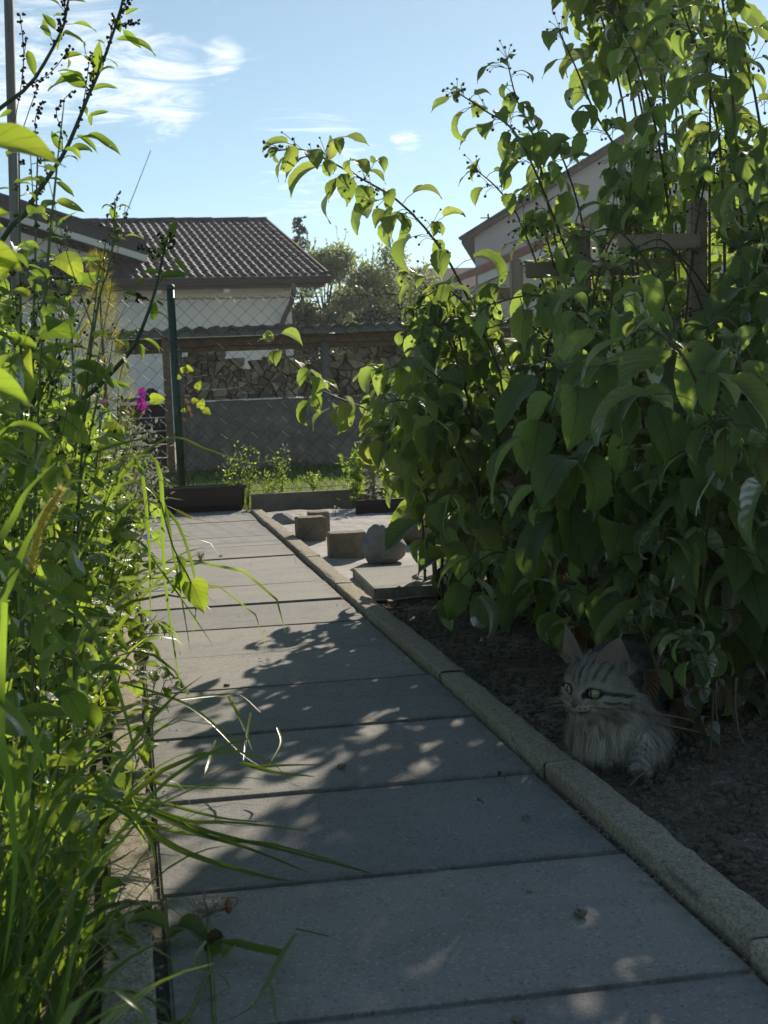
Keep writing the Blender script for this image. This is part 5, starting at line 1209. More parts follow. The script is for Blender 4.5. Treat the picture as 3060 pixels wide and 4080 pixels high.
def fine_plant(loc, h, rad, n, label, mat, group=None, leaf=.012, base='greenstem', name='feathery_weed', cat='weed', tipm=None, stems=7, lo=2, lean=0):
    t = thing(name, (loc[0], loc[1], -.02), label, cat, group); sb = MB(); fb = MB(); tb = MB()
    for s in range(stems):
        a = uni(0, 6.28); e = Vector((loc[0]+lean+rad*uni(.1, 1)*math.cos(a), loc[1]+rad*uni(.1, 1)*math.sin(a), h*uni(.65, 1)))
        q = spline([Vector((loc[0], loc[1], -.03)), Vector((loc[0]*.7+e.x*.3, loc[1]*.7+e.y*.3, e.z*.5)), e], 10); sb.tube(q, [.0018*(1-.6*i/9) for i in range(10)], 4)
        for k in range(n//stems):
            i = RND.randint(lo, 8); p = q[i].lerp(q[i+1], RND.random()); d = (rdir()+Vector((0, 0, .5))).normalized(); p2 = p+d*uni(.005, .05)*h/.5
            l = leaf*uni(.6, 1.3); d2 = (d+rdir()*.8).normalized(); w = d2.cross(rdir())*l*.3
            fb.quad(p2, p2+d2*l*.45-w, p2+d2*l, p2+d2*l*.45+w)
            if k % 9 == 0: sb.tube([p, p2], .0006, 3, 0, False)
            if tipm and k % 5 == 0: tb.ball(p2+d2*l, leaf*uni(.15, .3), 0, (1, 1, 1), 5, 3)
    sb.build('stem', M[base], t, True); fb.build('foliage', M[mat], t, True)['kind'] = 'stuff'
    if tb.v: tb.build('flower_heads', M[tipm], t, True)['kind'] = 'stuff'
    return t
p = P(580, 1700, 3.5); fine_plant((p.x-.14, 3.5), .60, .075, 900, 'silvery felted plant bleached by the sun below the purple flowers', 'silver', leaf=.016, stems=9, lo=6, lean=.12)
GH = 'feathery weeds filling the sunlit thicket'
for i in range(24):
    y = uni(2.0, 6.4); x = uni(leftx(y)-.05, -.10); fine_plant((x, y), topz(x, y)*uni(.55, .98), .12, 700, 'feathery fine leaved weed in the sunlit thicket left of the path', 'fine', GH, .02, stems=8)
GS = 'leafy weed carpet'
fb = MB()
for i in range(5200):                                       # uncountable small leaves deep in the thicket
    y = 1.5+5.4*RND.random()**1.2; x = uni(leftx(y)-.2, -.075+.05*RND.random()); z = topz(x, y)*RND.random()**1.3*.85
    fb.add(RND.choice(BROAD_T+GOOSE_T), frame(Vector((x, y, z)), rdir()+Vector((0, 0, .2)), Vector((0, 0, 1))+rdir()*.7, uni(.025, .055)))
tag(fb.build('undergrowth', M['broad'], smooth=True), 'mass of small leaves filling the shade inside the weeds left of the path', 'undergrowth', kind='stuff')
# plants at the foot of the fence
for i, (u, y, h) in enumerate(((920, 7.72, .27), (985, 7.78, .34), (1075, 7.74, .20), (1120, 7.8, .31), (1260, 8.3, .14))):
    x = P(u, 1950, y).x; fine_plant((x, y), h, uni(.07, .13), RND.randint(200, 380), 'airy yellow flowering herb at the foot of the fence right of the trough', 'fine', 'airy herbs at the foot of the fence', .016, tipm='golden', name='flowering_herb', cat='herb', stems=9)
for i, (u, y, h) in enumerate(((1420, 7.5, .30), (1490, 7.45, .34), (1560, 7.4, .3))):
    x = P(u, 1950, y).x; fine_plant((x, y), h, .09, 420, 'pale glittering weed at the end of the bed before the fence', 'silver' if i == 1 else 'fine', 'glittering weeds before the fence', .03, name='pale_weed', stems=7)
p = P(1190, 2110, 6.3); weed((p.x, 6.4), .06, 'tiny seedling sprouting beside the pair of concrete blocks', 'leafy_weed', None, 6, .022, (.03, 0), 0, branches=0, r=.0015)
p = P(1335, 2060, 6.9); weed((p.x, 6.9), .08, 'tiny seedling in front of the low dark board', 'leafy_weed', None, 6, .022, (.02, 0), 0, branches=0, r=.0015)
p = Gd(800, 2235); fine_plant((p.x, p.y), .03, .045, 160, 'pale withered seed head lying on the far part of the path', 'silver', leaf=.009, name='withered_weed', stems=6)
# golden conifer beyond the fence
def spray_tree(loc, h, rad, n, label, mat, name, cat='shrub'):
    t = thing(name, (loc[0], loc[1], 0), label, cat); b = MB(); b.tube([Vector((loc[0], loc[1], -.02)), Vector((loc[0], loc[1], h*.9))], [rad*.1, .004], 6); b.build('trunk', M['bark'], t, True)
    fb = MB()
    for k in range(n):
        z = h*(1-RND.random()**1.4*.97); rr = rad*(1-(z/h)**1.6)**.8*math.sqrt(RND.random()); a = uni(0, 6.28); p = Vector((loc[0]+rr*math.cos(a), loc[1]+rr*math.sin(a), z))
        d = Vector((math.cos(a)*.7, math.sin(a)*.7, .8))+rdir()*.5; fb.add(BLADE_T[k % 3], frame(p, d, rdir(), uni(.05, .10)))
    fb.build('crown', M[mat], t, True)['kind'] = 'stuff'; return t
p = P(400, 1200, 8.6); sp = spray_tree((p.x, 8.6), 1.42, .20, 2600, 'golden tipped conifer bush beyond the wire fence', 'golden', 'conifer_bush')
# trees behind
def crown_tree(loc, h, cr, label, mat, n=2600, leaf=.09, name='leafy_tree', z0=.25):
    t = thing(name, (loc[0], loc[1], -.1), label, 'tree'); sb = MB(); fb = MB(); base = Vector((loc[0], loc[1], -.1))
    sb.tube(spline([base, base+Vector((.05, 0, h*.3)), base+Vector((0, 0, h*.7))], 8), [h*.02*(1-.1*i) for i in range(8)], 8)
    cl = []
    for k in range(26):
        a = uni(0, 6.28); z = h*uni(z0, .93); rr = cr*math.sqrt(RND.random())*(1-.6*max(0, (z/h-.55)/.45)); c = Vector((loc[0]+rr*math.cos(a), loc[1]+rr*math.sin(a), z)); cl.append((c, uni(.18, .34)*cr))
        sb.tube(spline([base+Vector((0, 0, z*.6)), (base+Vector((0, 0, z*.8))).lerp(c, .5), c], 5), [.02*h/4, .016*h/4, .012*h/4, .008*h/4, .004], 5)
    for k in range(n):
        c, r_ = RND.choice(cl); p = c+rdir()*r_*uni(.3, 1.05); d = (rdir()+Vector((0, 0, .3))).normalized(); l = leaf*uni(.6, 1.3); w = d.cross(rdir()).normalized()*l*.28; fb.quad(p, p+d*l*.5-w, p+d*l, p+d*l*.5+w)
    for k in range(40):                                     # thin shoots sticking out of the top
        c, r_ = RND.choice(cl)
        if c.z < h*.6: continue
        tip = c+Vector((uni(-.15, .15), 0, r_*1.2+uni(.1, .35)))
        sb.tube([c, tip], .004, 3, 0, False)
        for j in range(14): p = c.lerp(tip, uni(.3, 1)); d = (rdir()+Vector((0, 0, .8))).normalized(); l = leaf*.7; w = d.cross(rdir()).normalized()*l*.25; fb.quad(p, p+d*l*.5-w, p+d*l, p+d*l*.5+w)
    sb.build('trunk', M['bark'], t, True); fb.build('crown', M[mat], t, False)['kind'] = 'stuff'; return t
p = P(1330, 1100, 29.5); crown_tree((p.x, 31), 3.75, 1.15, 'pale green leafy tree right of the brown pantile roof', 'shrubleaf', 11000, .10)
p = P(1230, 1240, 27); crown_tree((p.x+.25, 28.5), 2.5, .85, 'dark dense bush just beside the downpipe corner of the garage', 'conifer', 6000, .09, 'dark_bush', .1)
p = P(1560, 1150, 31); crown_tree((p.x, 32), 3.75, 1.35, 'leafy tree standing between the pale tree and the pink gable', 'shrubleaf', 14000, .10)
p = P(1400, 1400, 20); crown_tree((p.x+.3, 16), 1.35, .5, 'low green bush showing through the gap above the logs', 'shrubleaf', 1500, .07, 'low_bush', .1)
p = P(1480, 1300, 26); crown_tree((p.x, 25), 2.0, .9, 'dark bush behind the right part of the woodshed roof', 'conifer', 3000, .10, 'dark_bush', .1)
def spruce(loc, h, label):
    t = thing('spruce_tree', (loc[0], loc[1], -.1), label, 'tree'); sb = MB(); fb = MB(); sb.tube([Vector((loc[0], loc[1], -.1)), Vector((loc[0], loc[1], h))], [.09, .01], 6)
    z = .4
    while z < h-.05:
        rr = .10+(h-z)*.24
        for k in range(4):
            a = uni(0, 6.28); d = Vector((math.cos(a), math.sin(a), uni(-.15, .45))); e = Vector((loc[0], loc[1], z))+d*rr*uni(.7, 1.1); s_ = Vector((loc[0], loc[1], z)); sb.tube([s_, e], [.012, .004], 4)
            for j in range(26): p = s_.lerp(e, uni(.1, 1)); dd = (d+rdir()*1.1).normalized()*uni(.05, .10); w = dd.cross(rdir())*.22; fb.quad(p, p+dd*.5-w, p+dd, p+dd*.5+w)
        z += uni(.05, .11)
    sb.build('trunk', M['bark'], t, True); fb.build('crown', M['conifer'], t)['kind'] = 'stuff'
p = P(1190, 868, 34); spruce((p.x, 34), p.z+.02, 'small dark spruce whose tip rises just right of the brown ridge')

# ---- small things on the slabs
def dropping(u, v, lab, s=.006, z=.004):
    b = MB(); p = Gd(u, v, z)
    for k in range(3): b.ball(p+Vector((uni(-s, s)*.8, uni(-s, s)*.4, 0)), s*uni(.6, 1), 0, (1, 1, .6), 6, 4)
    tag(b.build('soil_crumb', M['soil'], smooth=True, origin=p), lab, 'soil crumb', 'dark crumbs on the path')
dropping(1357, 3052, 'round dark crumb in the middle of the shaded slabs', .007)
dropping(2087, 3252, 'dark crumb right of centre beside the right edging', .006); dropping(2320, 3630, 'largest dark crumb on the nearest full slab', .009); dropping(2068, 4055, 'dark crumb at the lower picture edge', .006); dropping(2110, 3552, 'thin dark speck left of the largest crumb', .004); dropping(880, 2215, 'dark crumb on the sunlit far slabs', .006); dropping(905, 2730, 'crumbs of soil at the sunlit left side of the path', .006)
for (u, v, lab, mat, s) in ((1985, 3090, 'curled dry leaf lying at the slab joint near the right edging', RASPDRY[0], .018), (2475, 3287, 'thin reddish brown leaf lying on the right edging stone', RASPDRY[1], .018), (1900, 3192, 'pale scrap of leaf on the shaded slab', RASPDRY[0], .012), (1640, 2330, 'small green and brown leaf lying on the loose paving slab', RASP[0], .022)):
    t = thing('fallen_leaf', Gd(u, v, .004), lab, 'leaf'); put('leaf_blade', mat, t, Gd(u, v, .008 if u != 1640 else .03), Vector((1, uni(-.3, .3), .25)), Vector((0, -.3, 1)), s)
for (u, v, lab) in ((600, 3733, 'white pebble in the joint beside the left edging'), (590, 3590, 'small pale pebble in the joint farther from the camera')):
    b = MB(); p = Gd(u, v, .0); b.ball(p, .0042, 0, (1.2, 1, .7), 8, 6); tag(b.build('pebble', M['fabric'], smooth=True, origin=p), lab, 'pebble')
# banded snail on the left edging
sp = thing('snail', P(557, 2618, 2.42), 'small yellow and brown banded snail shell on the left edging', 'snail'); b = MB(); p = P(557, 2618, 2.42)
for k in range(34):
    a = k*.42; rr = .0085*math.exp(-k*.055); b.ball(p+Vector((math.cos(a)*rr, -.002-.004*(k/34), math.sin(a)*rr)), rr*.75+.0008, k % 3 == 0, (1, 1, 1), 6, 4)
b.build('shell', [plain('yellow_shell', (.55, .40, .10), .3, .5), plain('brown_shell_band', (.09, .05, .03), .3, .5)], sp, True)

# ================================================================== THE CAT
def make_cat():
    rs = np.random.RandomState(5); cm = .01
    Hc = P(2366, 2732, 2.12); tc = Vector((-Hc.x, -Hc.y, 0)).normalized(); l = -Vector((AR.x, AR.y, 0)).normalized()
    a = R(36); f = (tc*math.cos(a)+l*math.sin(a)+Vector((0, 0, -.10))).normalized()
    s = Vector((0, 0, 1)).cross(f).normalized(); u = f.cross(s).normalized()
    ro = R(4); s, u = s*math.cos(ro)-u*math.sin(ro), u*math.cos(ro)+s*math.sin(ro)     # slight head tilt
    cat = thing('cat', (Hc.x+.04, Hc.y+.06, -.01), 'long haired grey tabby cat lying under the raspberries, looking left over the path', 'cat')
    def hp(x, y, z): return Hc+(s*x+f*y+u*z)*cm
    bd = Vector((.40, .915, 0)).normalized(); bs = Vector((-bd.y, bd.x, 0))
    b = MB()
    def ell(c, r, ax=None):
        o = len(b.v); b.ball((0, 0, 0), 1, 0, (1, 1, 1), 20, 14); X, Y_, Z = ax or (s, f, u)
        for i in range(o, len(b.v)): q = b.v[i]; b.v[i] = c+(X*q.x*r[0]+Y_*q.y*r[1]+Z*q.z*r[2])*cm
    W3 = (bs, bd, Vector((0, 0, 1)))
    ell(hp(0, 0, .5), (4.35, 4.4, 4.0)); ell(hp(0, 1.6, 2.0), (2.8, 2.3, 2.0)); ell(hp(0, 3.5, -.35), (1.25, 2.1, 1.3))
    for sx in (-1, 1):
        ell(hp(2.75*sx, .9, -1.5), (2.3, 2.3, 2.1)); ell(hp(.85*sx, 4.35, -1.95), (1.15, 1.1, 1.0)); ell(hp(3.3*sx, -.6, -2.0), (2.0, 2.0, 2.2)); ell(hp(2.1*sx, 2.9, 1.15), (1.2, 1.0, .6))
    ell(hp(0, 3.9, -2.0), (1.7, 1.7, 1.3)); ell(hp(0, 4.2, -3.1), (.95, .95, .75)); ell(hp(0, 2.0, -2.6), (2.2, 2.2, 1.6))
    ch = P(2395, 2985, 2.15); ch.x += .018; ch.z = .058
    ell(Hc.lerp(ch, .45)+bd*.012, (4.6, 4.6, 4.6), W3); ell(ch+bd*.01, (6.0, 5.6, 6.2), W3)
    for k, (d, r, z) in enumerate(((.09, (6.6, 7, 6.2), .062), (.17, (7.0, 8, 6.4), .062), (.26, (7.4, 9, 6.8), .064), (.34, (7.6, 8, 6.8), .064))): ell(Vector((ch.x, ch.y, z))+bd*d, r, W3)
    def limb(p, r):
        q = spline(p, 12); b.tube(q, [r[min(int(i/12*len(r)), len(r)-1)]*cm for i in range(12)], 10); 
        for i, c in enumerate(q): ell(c, (r[min(int(i/12*len(r)), len(r)-1)]*1.02,)*3, W3)
    for (pu, pv, py, off) in ((2420, 3080, 2.13, -.01), (2555, 3110, 2.06, .055)):
        paw = P(pu, pv, py); paw.z = .012; top = Vector((ch.x, ch.y, .06))+bs*(-off)+bd*.03
        limb([top, top.lerp(paw, .45)+Vector((0, 0, .004)), paw+(top-paw)*.18+Vector((0, 0, .004)), paw], (2.4, 2.1, 1.9, 1.8)); ell(paw, (1.9, 2.2, 1.3), W3)
        for k in (-1, 0, 1): ell(paw+Vector((l.x, l.y, 0))*.0+tc*.016+s*(.009*k)+Vector((0, 0, -.002)), (.75, .95, .8))
    for sg in (-1, 1): ell(Vector((ch.x, ch.y, .05))+bd*.30+bs*(.06*sg), (4.5, 8, 5.5), W3)
    rear = Vector((ch.x, ch.y, .035))+bd*.30-bs*.08; limb([rear, rear-bd*.06-bs*.015, rear-bd*.13-bs*.02], (2.2, 1.9, 1.7))
    tail = Vector((ch.x, ch.y, .05))+bd*.42; limb([tail, tail+bd*.05-bs*.05, tail-bd*.02-bs*.13, tail-bd*.14-bs*.16], (2.3, 2.3, 2.1, 1.6))
    ears = []
    for sx, tip, base, wid in ((-1, (-4.6, .6, 9.2), (-2.85, .2, 3.2), 2.6), (1, (4.7, -.4, 8.6), (3.0, -.3, 3.1), 2.75)):
        tp, bp = Vector(tip), Vector(base); up = (tp-bp); o = len(b.v); nT, nU = 12, 10; fw = Vector((.45*sx, 1, 0)).normalized(); ac = fw.cross(up.normalized()).normalized(); fw = up.normalized().cross(ac)
        for side in (0, 1):
            for i in range(nT+1):
                t = i/nT; w = wid*(1-t**1.7)**.85*(1+.06*math.sin(t*3.1))+.10
                for j in range(nU+1):
                    q = -1+2*j/nU; p = bp+up*(t*.97)+ac*(q*w)+fw*((q*q-.5)*w*.55)-fw*(.42*side*(1-.5*t)); b.v.append(hp(p.x, p.y, p.z))
        n = nU+1; tot = (nT+1)*n
        for i in range(nT):
            for j in range(nU):
                q = o+i*n+j; b.face([q, q+1, q+n+1, q+n]); b.face([q+tot, q+n+tot, q+n+1+tot, q+1+tot])
        for i in range(nT):
            for j in (0, nU): q = o+i*n+j; b.face([q, q+n, q+n+tot, q+tot] if j == 0 else [q, q+tot, q+n+tot, q+n])
        for j in range(nU): q = o+j; b.face([q, q+tot, q+1+tot, q+1]); q = o+nT*n+j; b.face([q, q+1, q+1+tot, q+tot])
        ears.append((bp, tp, wid))
    tmp = bpy.data.objects.new('cat_body', b.mesh('cat_body', M['soil'])); COL.objects.link(tmp)
    md = tmp.modifiers.new('r', 'REMESH'); md.mode = 'VOXEL'; md.voxel_size = .0022; md.use_smooth_shade = True
    sm = tmp.modifiers.new('s', 'SMOOTH'); sm.factor = .5; sm.iterations = 3
    dg = bpy.context.evaluated_depsgraph_get(); dg.update()
    me = bpy.data.meshes.new_from_object(tmp.evaluated_get(dg)); me.name = 'body'; bpy.data.objects.remove(tmp)
    nv = len(me.vertices); co = np.empty(nv*3); me.vertices.foreach_get('co', co); co = co.reshape(-1, 3)
    hcn = np.array(Hc); S_, F_, U_ = np.array(s), np.array(f), np.array(u); bdn = np.array(bd)
    eyes = [(-2.1, 3.15, .15), (2.1, 3.15, .15)]
    def colour(p):
        d = (p-hcn)/cm; x, y, z = d@S_, d@F_, d@U_; n = len(p)
        jit = rs.rand(n)
        base = np.array((.34, .31, .265)); pale = np.array((.62, .555, .455)); dark = np.array((.042, .036, .030))
        c = np.tile(base, (n, 1))*(.8+.4*jit[:, None])
        def blend(c, m, col): m = np.clip(m, 0, 1)[:, None]; return c*(1-m)+np.array(col)*m
        head = (z > -5) & (np.abs(x) < 7) & (y > -5.5) & (y < 7)
        ruff = np.clip((p[:, 2]-.028)/.02, 0, 1)*np.clip((-2.6-z)/1.5, 0, 1)*np.clip((y+5)/3, 0, 1)*(np.abs(x) < 9)*(z > -13.5)
        c = blend(c, ruff*.9, pale); 
        streak = np.sin(x*5.5+np.sin(z*.8)*1.3)*.5+.5
        c = blend(c, ruff*(streak > .78)*.55, dark)
        along = ((p-hcn)@bdn)/cm
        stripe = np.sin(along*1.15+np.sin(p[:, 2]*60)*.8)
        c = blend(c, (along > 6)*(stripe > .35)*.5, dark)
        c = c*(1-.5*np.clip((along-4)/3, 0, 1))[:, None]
        legs = (p[:, 2] < .045)&(along < 8); c = blend(c, legs*(np.sin((p[:, 0]+p[:, 1])*420) > .45)*.55, dark)
        # head pattern
        fore = np.clip((z-.9)/.8, 0, 1)*(np.abs(x) < 3.4)*head*(z < 6)
        c = blend(c, fore*np.clip((np.cos(x*2*np.pi/1.05+.35*np.sin(y*1.7+z))-.2)*2.2, 0, 1)*.85*(.7+.3*np.sin(x*3.1+y*2.3)*np.sin(y*1.9+z*2.7)), dark)
        bridge = head*(np.abs(x) < 1.1)*(y > 2.6)*(z > -1.6)*(z < 1.2); c = blend(c, bridge*.6, (.27, .22, .165))
        muz = head*np.clip((y-2.6)/1.0, 0, 1)*np.clip((-1.1-z)/.5, 0, 1); c = blend(c, muz*.9, (.42, .37, .29))
        cheek = head*np.clip((-.6-z)/.8, 0, 1)*(np.abs(x) > 1.5)*(y > -1); c = blend(c, cheek*.55, (.42, .365, .29))
        for ex, ey, ez in eyes:
            de = np.sqrt(((x-ex)/1.25)**2+((y-ey)/1.6)**2+((z-ez)/.95)**2)
            c = blend(c, head*(de < 2.0)*(y > 1)*np.clip((2.0-de)/.5, 0, 1)*.85, (.43, .385, .31)); c = blend(c, head*np.clip((1.20-de)/.15, 0, 1), (.03, .021, .019))
            sg = np.sign(ex); ax_ = x*sg
            tear = head*(np.abs(ax_-1.15+.15*(z-.1)) < .33)*(z < .25)*(z > -.7)*(y > 3); c = blend(c, tear*.9, (.03, .026, .023))
            for z0, sl, w, st in ((.0, .34, .36, .9), (-1.35, .30, .26, .8), (-2.2, .22, .2, .55)):
                zz = z0-(2.6-y)*sl; m = head*(ax_ > 1.9)*(y < 3.0)*(y > -3.2)*np.clip((w-np.abs(z-zz))/.14, 0, 1); c = blend(c, m*st, dark)
            sp = head*(ax_ > .45)*(ax_ < 1.9)*(y > 3.9)*(z < -1.3)*(z > -2.6)*(np.sin(z*8.5) > .55)*(np.sin(ax_*9) > .0); c = blend(c, sp*.7, dark)
            mouth = head*(y > 4.0)*(np.abs(z+2.85-.18*np.abs(x)) < .14)*(np.abs(x) < 1.7); c = blend(c, mouth*.4, (.03, .02, .018))
        for bp, tp, wid in ears:
            up = np.array(tp-bp); L2 = up@up; rel = np.stack((x, y, z), 1)-np.array(bp); t = rel@up/L2
            ear = (t > .12)*(t < 1.1)*(np.abs(rel-np.outer(t, up)).max(1) < wid+.6)
            c = blend(c, ear*.8, (.20, .175, .15))
        return np.clip(c, 0, 1)
    me.calc_loop_triangles()
    nor = np.empty(nv*3); me.vertices.foreach_get('normal', nor); nor = nor.reshape(-1, 3)
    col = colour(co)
    d = (co-hcn)/cm; X, Y_, Z = d@S_, d@F_, d@U_; nf = nor@F_
    for bp, tp, wid in ears:
        up = np.array(tp-bp); L2 = up@up; rel = np.stack((X, Y_, Z), 1)-np.array(bp); t = rel@up/L2
        m = (t > .1)&(t < .93)&(np.abs(rel-np.outer(t, up)).max(1) < wid+.6)&(nf > .2); col[m] = (.34, .255, .215)
    at = me.color_attributes.new('fur_colour', 'FLOAT_COLOR', 'POINT'); at.data.foreach_set('color', np.concatenate((col, np.ones((nv, 1))), 1).ravel())
    k = NT('tabby_fur'); vc = k.n('ShaderNodeVertexColor'); vc.layer_name = 'fur_colour'
    df = k.n('ShaderNodeBsdfDiffuse'); tr = k.n('ShaderNodeBsdfTranslucent'); mx = k.n('ShaderNodeMixShader'); mx.inputs[0].default_value = .22
    k.l(vc.outputs[0], df.inputs['Color']); k.l(vc.outputs[0], tr.inputs['Color']); k.l(df.outputs[0], mx.inputs[1]); k.l(tr.outputs[0], mx.inputs[2]); k.l(mx.outputs[0], k.out.inputs['Surface'])
    # fur: one ribbon per tuft, lying back from the nose, hanging on the ruff
    ntri = len(me.loop_triangles); tv = np.empty(ntri*3, np.int32); me.loop_triangles.foreach_get('vertices', tv); tv = tv.reshape(-1, 3)
    A, B, C = co[tv[:, 0]], co[tv[:, 1]], co[tv[:, 2]]; area = np.linalg.norm(np.cross(B-A, C-A), axis=1)/2
    cen = ((A+B+C)/3-hcn)/cm; wgt = np.where(np.linalg.norm(cen, axis=1) < 8.5, 4.0, 1.0)*np.where(cen@U_ < -3, 1.5, 1); pr = area*wgt; pr /= pr.sum()
    N = 80000; idx = rs.choice(ntri, N, p=pr); r1, r2 = np.sqrt(rs.rand(N, 1)), rs.rand(N, 1)
    p = A[idx]*(1-r1)+B[idx]*(r1*(1-r2))+C[idx]*(r1*r2); n = nor[tv[idx]].mean(1); n /= np.linalg.norm(n, axis=1, keepdims=True)
    d = (p-hcn)/cm; x, y, z = d@S_, d@F_, d@U_
    keep = np.ones(N, bool)
    for ex, ey, ez in eyes: keep &= (((x-ex)/1.3)**2+((y-ey)/1.6)**2+((z-ez)/1.05)**2) > 1
    keep &= ~((y > 4.9)&(z > -2.2)&(np.abs(x) < .8))
    inner = np.zeros(N, bool); earm = np.zeros(N, bool)
    for bp, tp, wid in ears:
        up = np.array(tp-bp); L2 = up@up; rel = np.stack((x, y, z), 1)-np.array(bp); t = rel@up/L2
        e = (t > .1)&(np.abs(rel-np.outer(t, up)).max(1) < wid+.6)&(z > 3.6); earm |= e; inner |= e&((n@F_) > .2)&(t < .95)
    keep &= ~(inner&(rs.rand(N) > .12))
    headm = np.linalg.norm(d*np.array((1, 1, 1)), axis=1) < 7.2
    nose = hcn+(F_*5.2-U_*2.0)*cm; flow = p-nose; flow /= np.linalg.norm(flow, axis=1, keepdims=True)
    ruffm = np.clip((-2.4-z)/2, 0, 1)*(p[:, 2] > .035)*(((p-hcn)@bdn)/cm < 9)
    down = np.array((0, 0, -1.0)); body = np.tile(bdn*.8+down*.5, (N, 1))
    flow = np.where(headm[:, None], flow, body); flow = flow*(1-ruffm[:, None])+(down*1.0+F_*.10+flow*.35)*ruffm[:, None]
    upv = np.tile(U_, (N, 1)); flow = np.where(earm[:, None], upv, flow)
    flow = flow-n*(flow*n).sum(1, keepdims=True)*.85; flow += rs.randn(N, 3)*(.10+.05*np.sin(x*2.7+z*1.3)[:, None])+np.stack((np.sin(z*2.1+x*3.3), np.sin(x*2.9+y*1.7), np.sin(y*2.3+z*1.1)), 1)*.16; flow /= np.linalg.norm(flow, axis=1, keepdims=True)+1e-9
    dn = np.linalg.norm(np.stack((x, y-5, z+2), 1), axis=1)
    ln = np.where(headm, .22+.21*np.clip(dn-1.5, 0, 8), 2.4); ln = np.where(earm, .35, ln); ln = ln*(1-ruffm)+(4.2)*ruffm; ln = np.minimum(ln, np.where(p[:, 2] < .04, .9, 9)); ln *= rs.uniform(.6, 1.25, N)
    p, n, flow, ln, ruffm = p[keep], n[keep], flow[keep], ln[keep], ruffm[keep]; N = len(p)
    lift = np.where(ln > 1.5, .38, .28)[:, None]; d1 = flow+n*lift; d1 /= np.linalg.norm(d1, axis=1, keepdims=True); L = (ln*cm)[:, None]
    wv = np.cross(d1, n); wv /= np.linalg.norm(wv, axis=1, keepdims=True)+1e-9; wd = (.00024+.00008*np.sqrt(ln))[:, None]; wv = wv*wd
    mid = p+d1*L*.5; end = mid+(flow+n*.02+down*.25)*L*.5
    V = np.stack((p-wv, p+wv, mid+wv*.85, mid-wv*.85, end), 1).reshape(-1, 3)
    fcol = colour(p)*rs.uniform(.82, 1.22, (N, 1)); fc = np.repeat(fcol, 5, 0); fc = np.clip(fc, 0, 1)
    o5 = np.arange(N)*5; quads = np.stack((o5, o5+1, o5+2, o5+3), 1); tris = np.stack((o5+3, o5+2, o5+4), 1)
    org = np.array(cat.location)
    fm = bpy.data.meshes.new('fur'); fm.from_pydata((V-org).tolist(), [], quads.tolist()+tris.tolist())
    ca = fm.color_attributes.new('fur_colour', 'FLOAT_COLOR', 'POINT'); ca.data.foreach_set('color', np.concatenate((fc, np.ones((len(V), 1))), 1).ravel())
    # strands share the shading normal of the skin below so that they read as a coat
    me.vertices.foreach_set('co', (co-org).ravel()); me.materials.clear(); me.materials.append(k.m); me.update()
    body_o = bpy.data.objects.new('body', me); COL.objects.link(body_o); body_o.parent = cat
    fm.materials.append(k.m); fur = bpy.data.objects.new('fur', fm); COL.objects.link(fur); fur.parent = cat; fur['kind'] = 'stuff'
    # eyes
    ek = NT('cat_eye'); sp = ek.n('ShaderNodeSeparateXYZ'); ek.l(ek.obj(), sp.inputs[0])
    xx = ek.math('DIVIDE', sp.outputs[0], .0115); zz = ek.math('DIVIDE', sp.outputs[2], .0105)
    rr = ek.math('SQRT', ek.math('ADD', ek.math('MULTIPLY', xx, xx), ek.math('MULTIPLY', zz, zz)))
    pup = ek.math('ADD', ek.math('ABSOLUTE', ek.math('MULTIPLY', xx, 5.5)), ek.math('MULTIPLY', ek.math('MULTIPLY', zz, zz), 1.6))
    c = ek.mix(ek.range(rr, .2, .9), (.30, .29, .17), (.19, .20, .11)); c = ek.mix(ek.range(pup, 1.0, .8), c, (.008, .008, .008)); c = ek.mix(ek.range(rr, .86, .97), c, (.02, .018, .015))
    em = ek.principled(c, .06, None, .6)
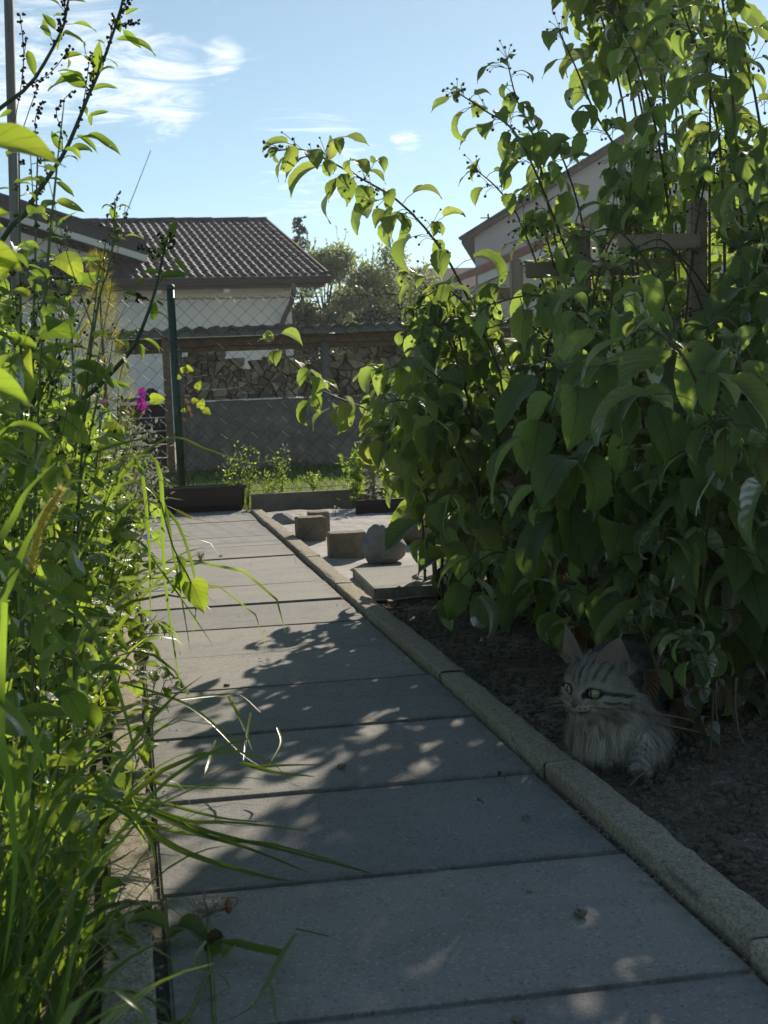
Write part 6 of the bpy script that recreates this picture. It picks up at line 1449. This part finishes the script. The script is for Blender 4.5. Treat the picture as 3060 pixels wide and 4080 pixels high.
    for ex, ey, ez in eyes:
        b = MB(); b.ball((0, 0, 0), .0112, 0, (1, .9, .82), 20, 14); o = bpy.data.objects.new('eye', b.mesh('eye', em)); COL.objects.link(o); o.parent = cat
        look = (f*1.0+l*.22+s*(.10*(1 if ex > 0 else -1))).normalized(); X = look.cross(u).normalized(); Z = X.cross(look); q = hp(ex, ey-.02, ez)-cat.location
        o.matrix_basis = Matrix(((X.x, look.x, Z.x, q.x), (X.y, look.y, Z.y, q.y), (X.z, look.z, Z.z, q.z), (0, 0, 0, 1)))
    b = MB()
    for (y, w, zt, zb) in ((5.35, .78, -1.05, -1.9), (5.75, .62, -1.15, -1.85), (5.8, .3, -1.3, -1.75)):
        for (x, z) in ((-w, zt), (0, zt+.12), (w, zt), (w*.35, zb), (0, zb-.12), (-w*.35, zb)): b.v.append(hp(x, y, z))
    for i in range(2):
        for j in range(6): b.face([i*6+j, i*6+(j+1) % 6, i*6+6+(j+1) % 6, i*6+6+j])
    b.face(list(range(12, 18))); b.build('nose', plain('nose_leather', (.16, .085, .07), .5, .3), cat, True)
    b = MB()
    for sx in (-1, 1):
        for k_ in range(7):
            p0 = hp(1.2*sx, 4.9, -1.7-.2*(k_ % 3)); e = hp(sx*uni(4.5, 8.5), uni(2.0, 4.5), -1.2-1.1*(k_ % 3)-uni(0, 1.6)); b.tube(spline([p0, p0.lerp(e, .5)+Vector((0, 0, .005)), e], 7), [.00022*(1-.7*i/6) for i in range(7)], 3, 0, False)
    b.build('whiskers', M['white_paint'], cat)
    b = MB()
    for bp, tp, wid in ears:                                   # ear tufts and pale hair inside the ear
        for k_ in range(46):
            t = uni(.05, .55); p0 = bp+(tp-bp)*t+Vector((uni(-.5, .5)*wid, .3, 0)); e = p0+(tp-bp)*uni(.2, .35)+Vector((uni(-.6, .6), uni(.2, .9), 0)); a1, a2 = hp(*p0), hp(*e); w = (a2-a1).cross(f).normalized()*.00035; b.tri(a1-w, a1+w, a2)
        for k_ in range(9): a1, a2 = hp(*(bp+(tp-bp)*.93)), hp(*(tp+(tp-bp)*uni(.05, .2)+Vector((uni(-.3, .3), uni(-.3, .3), 0)))); w = (a2-a1).cross(f).normalized()*.0005; b.tri(a1-w, a1+w, a2)
    b.build('ear_hair', plain('ear_hair', (.36, .32, .26), .9, .1), cat)
make_cat()
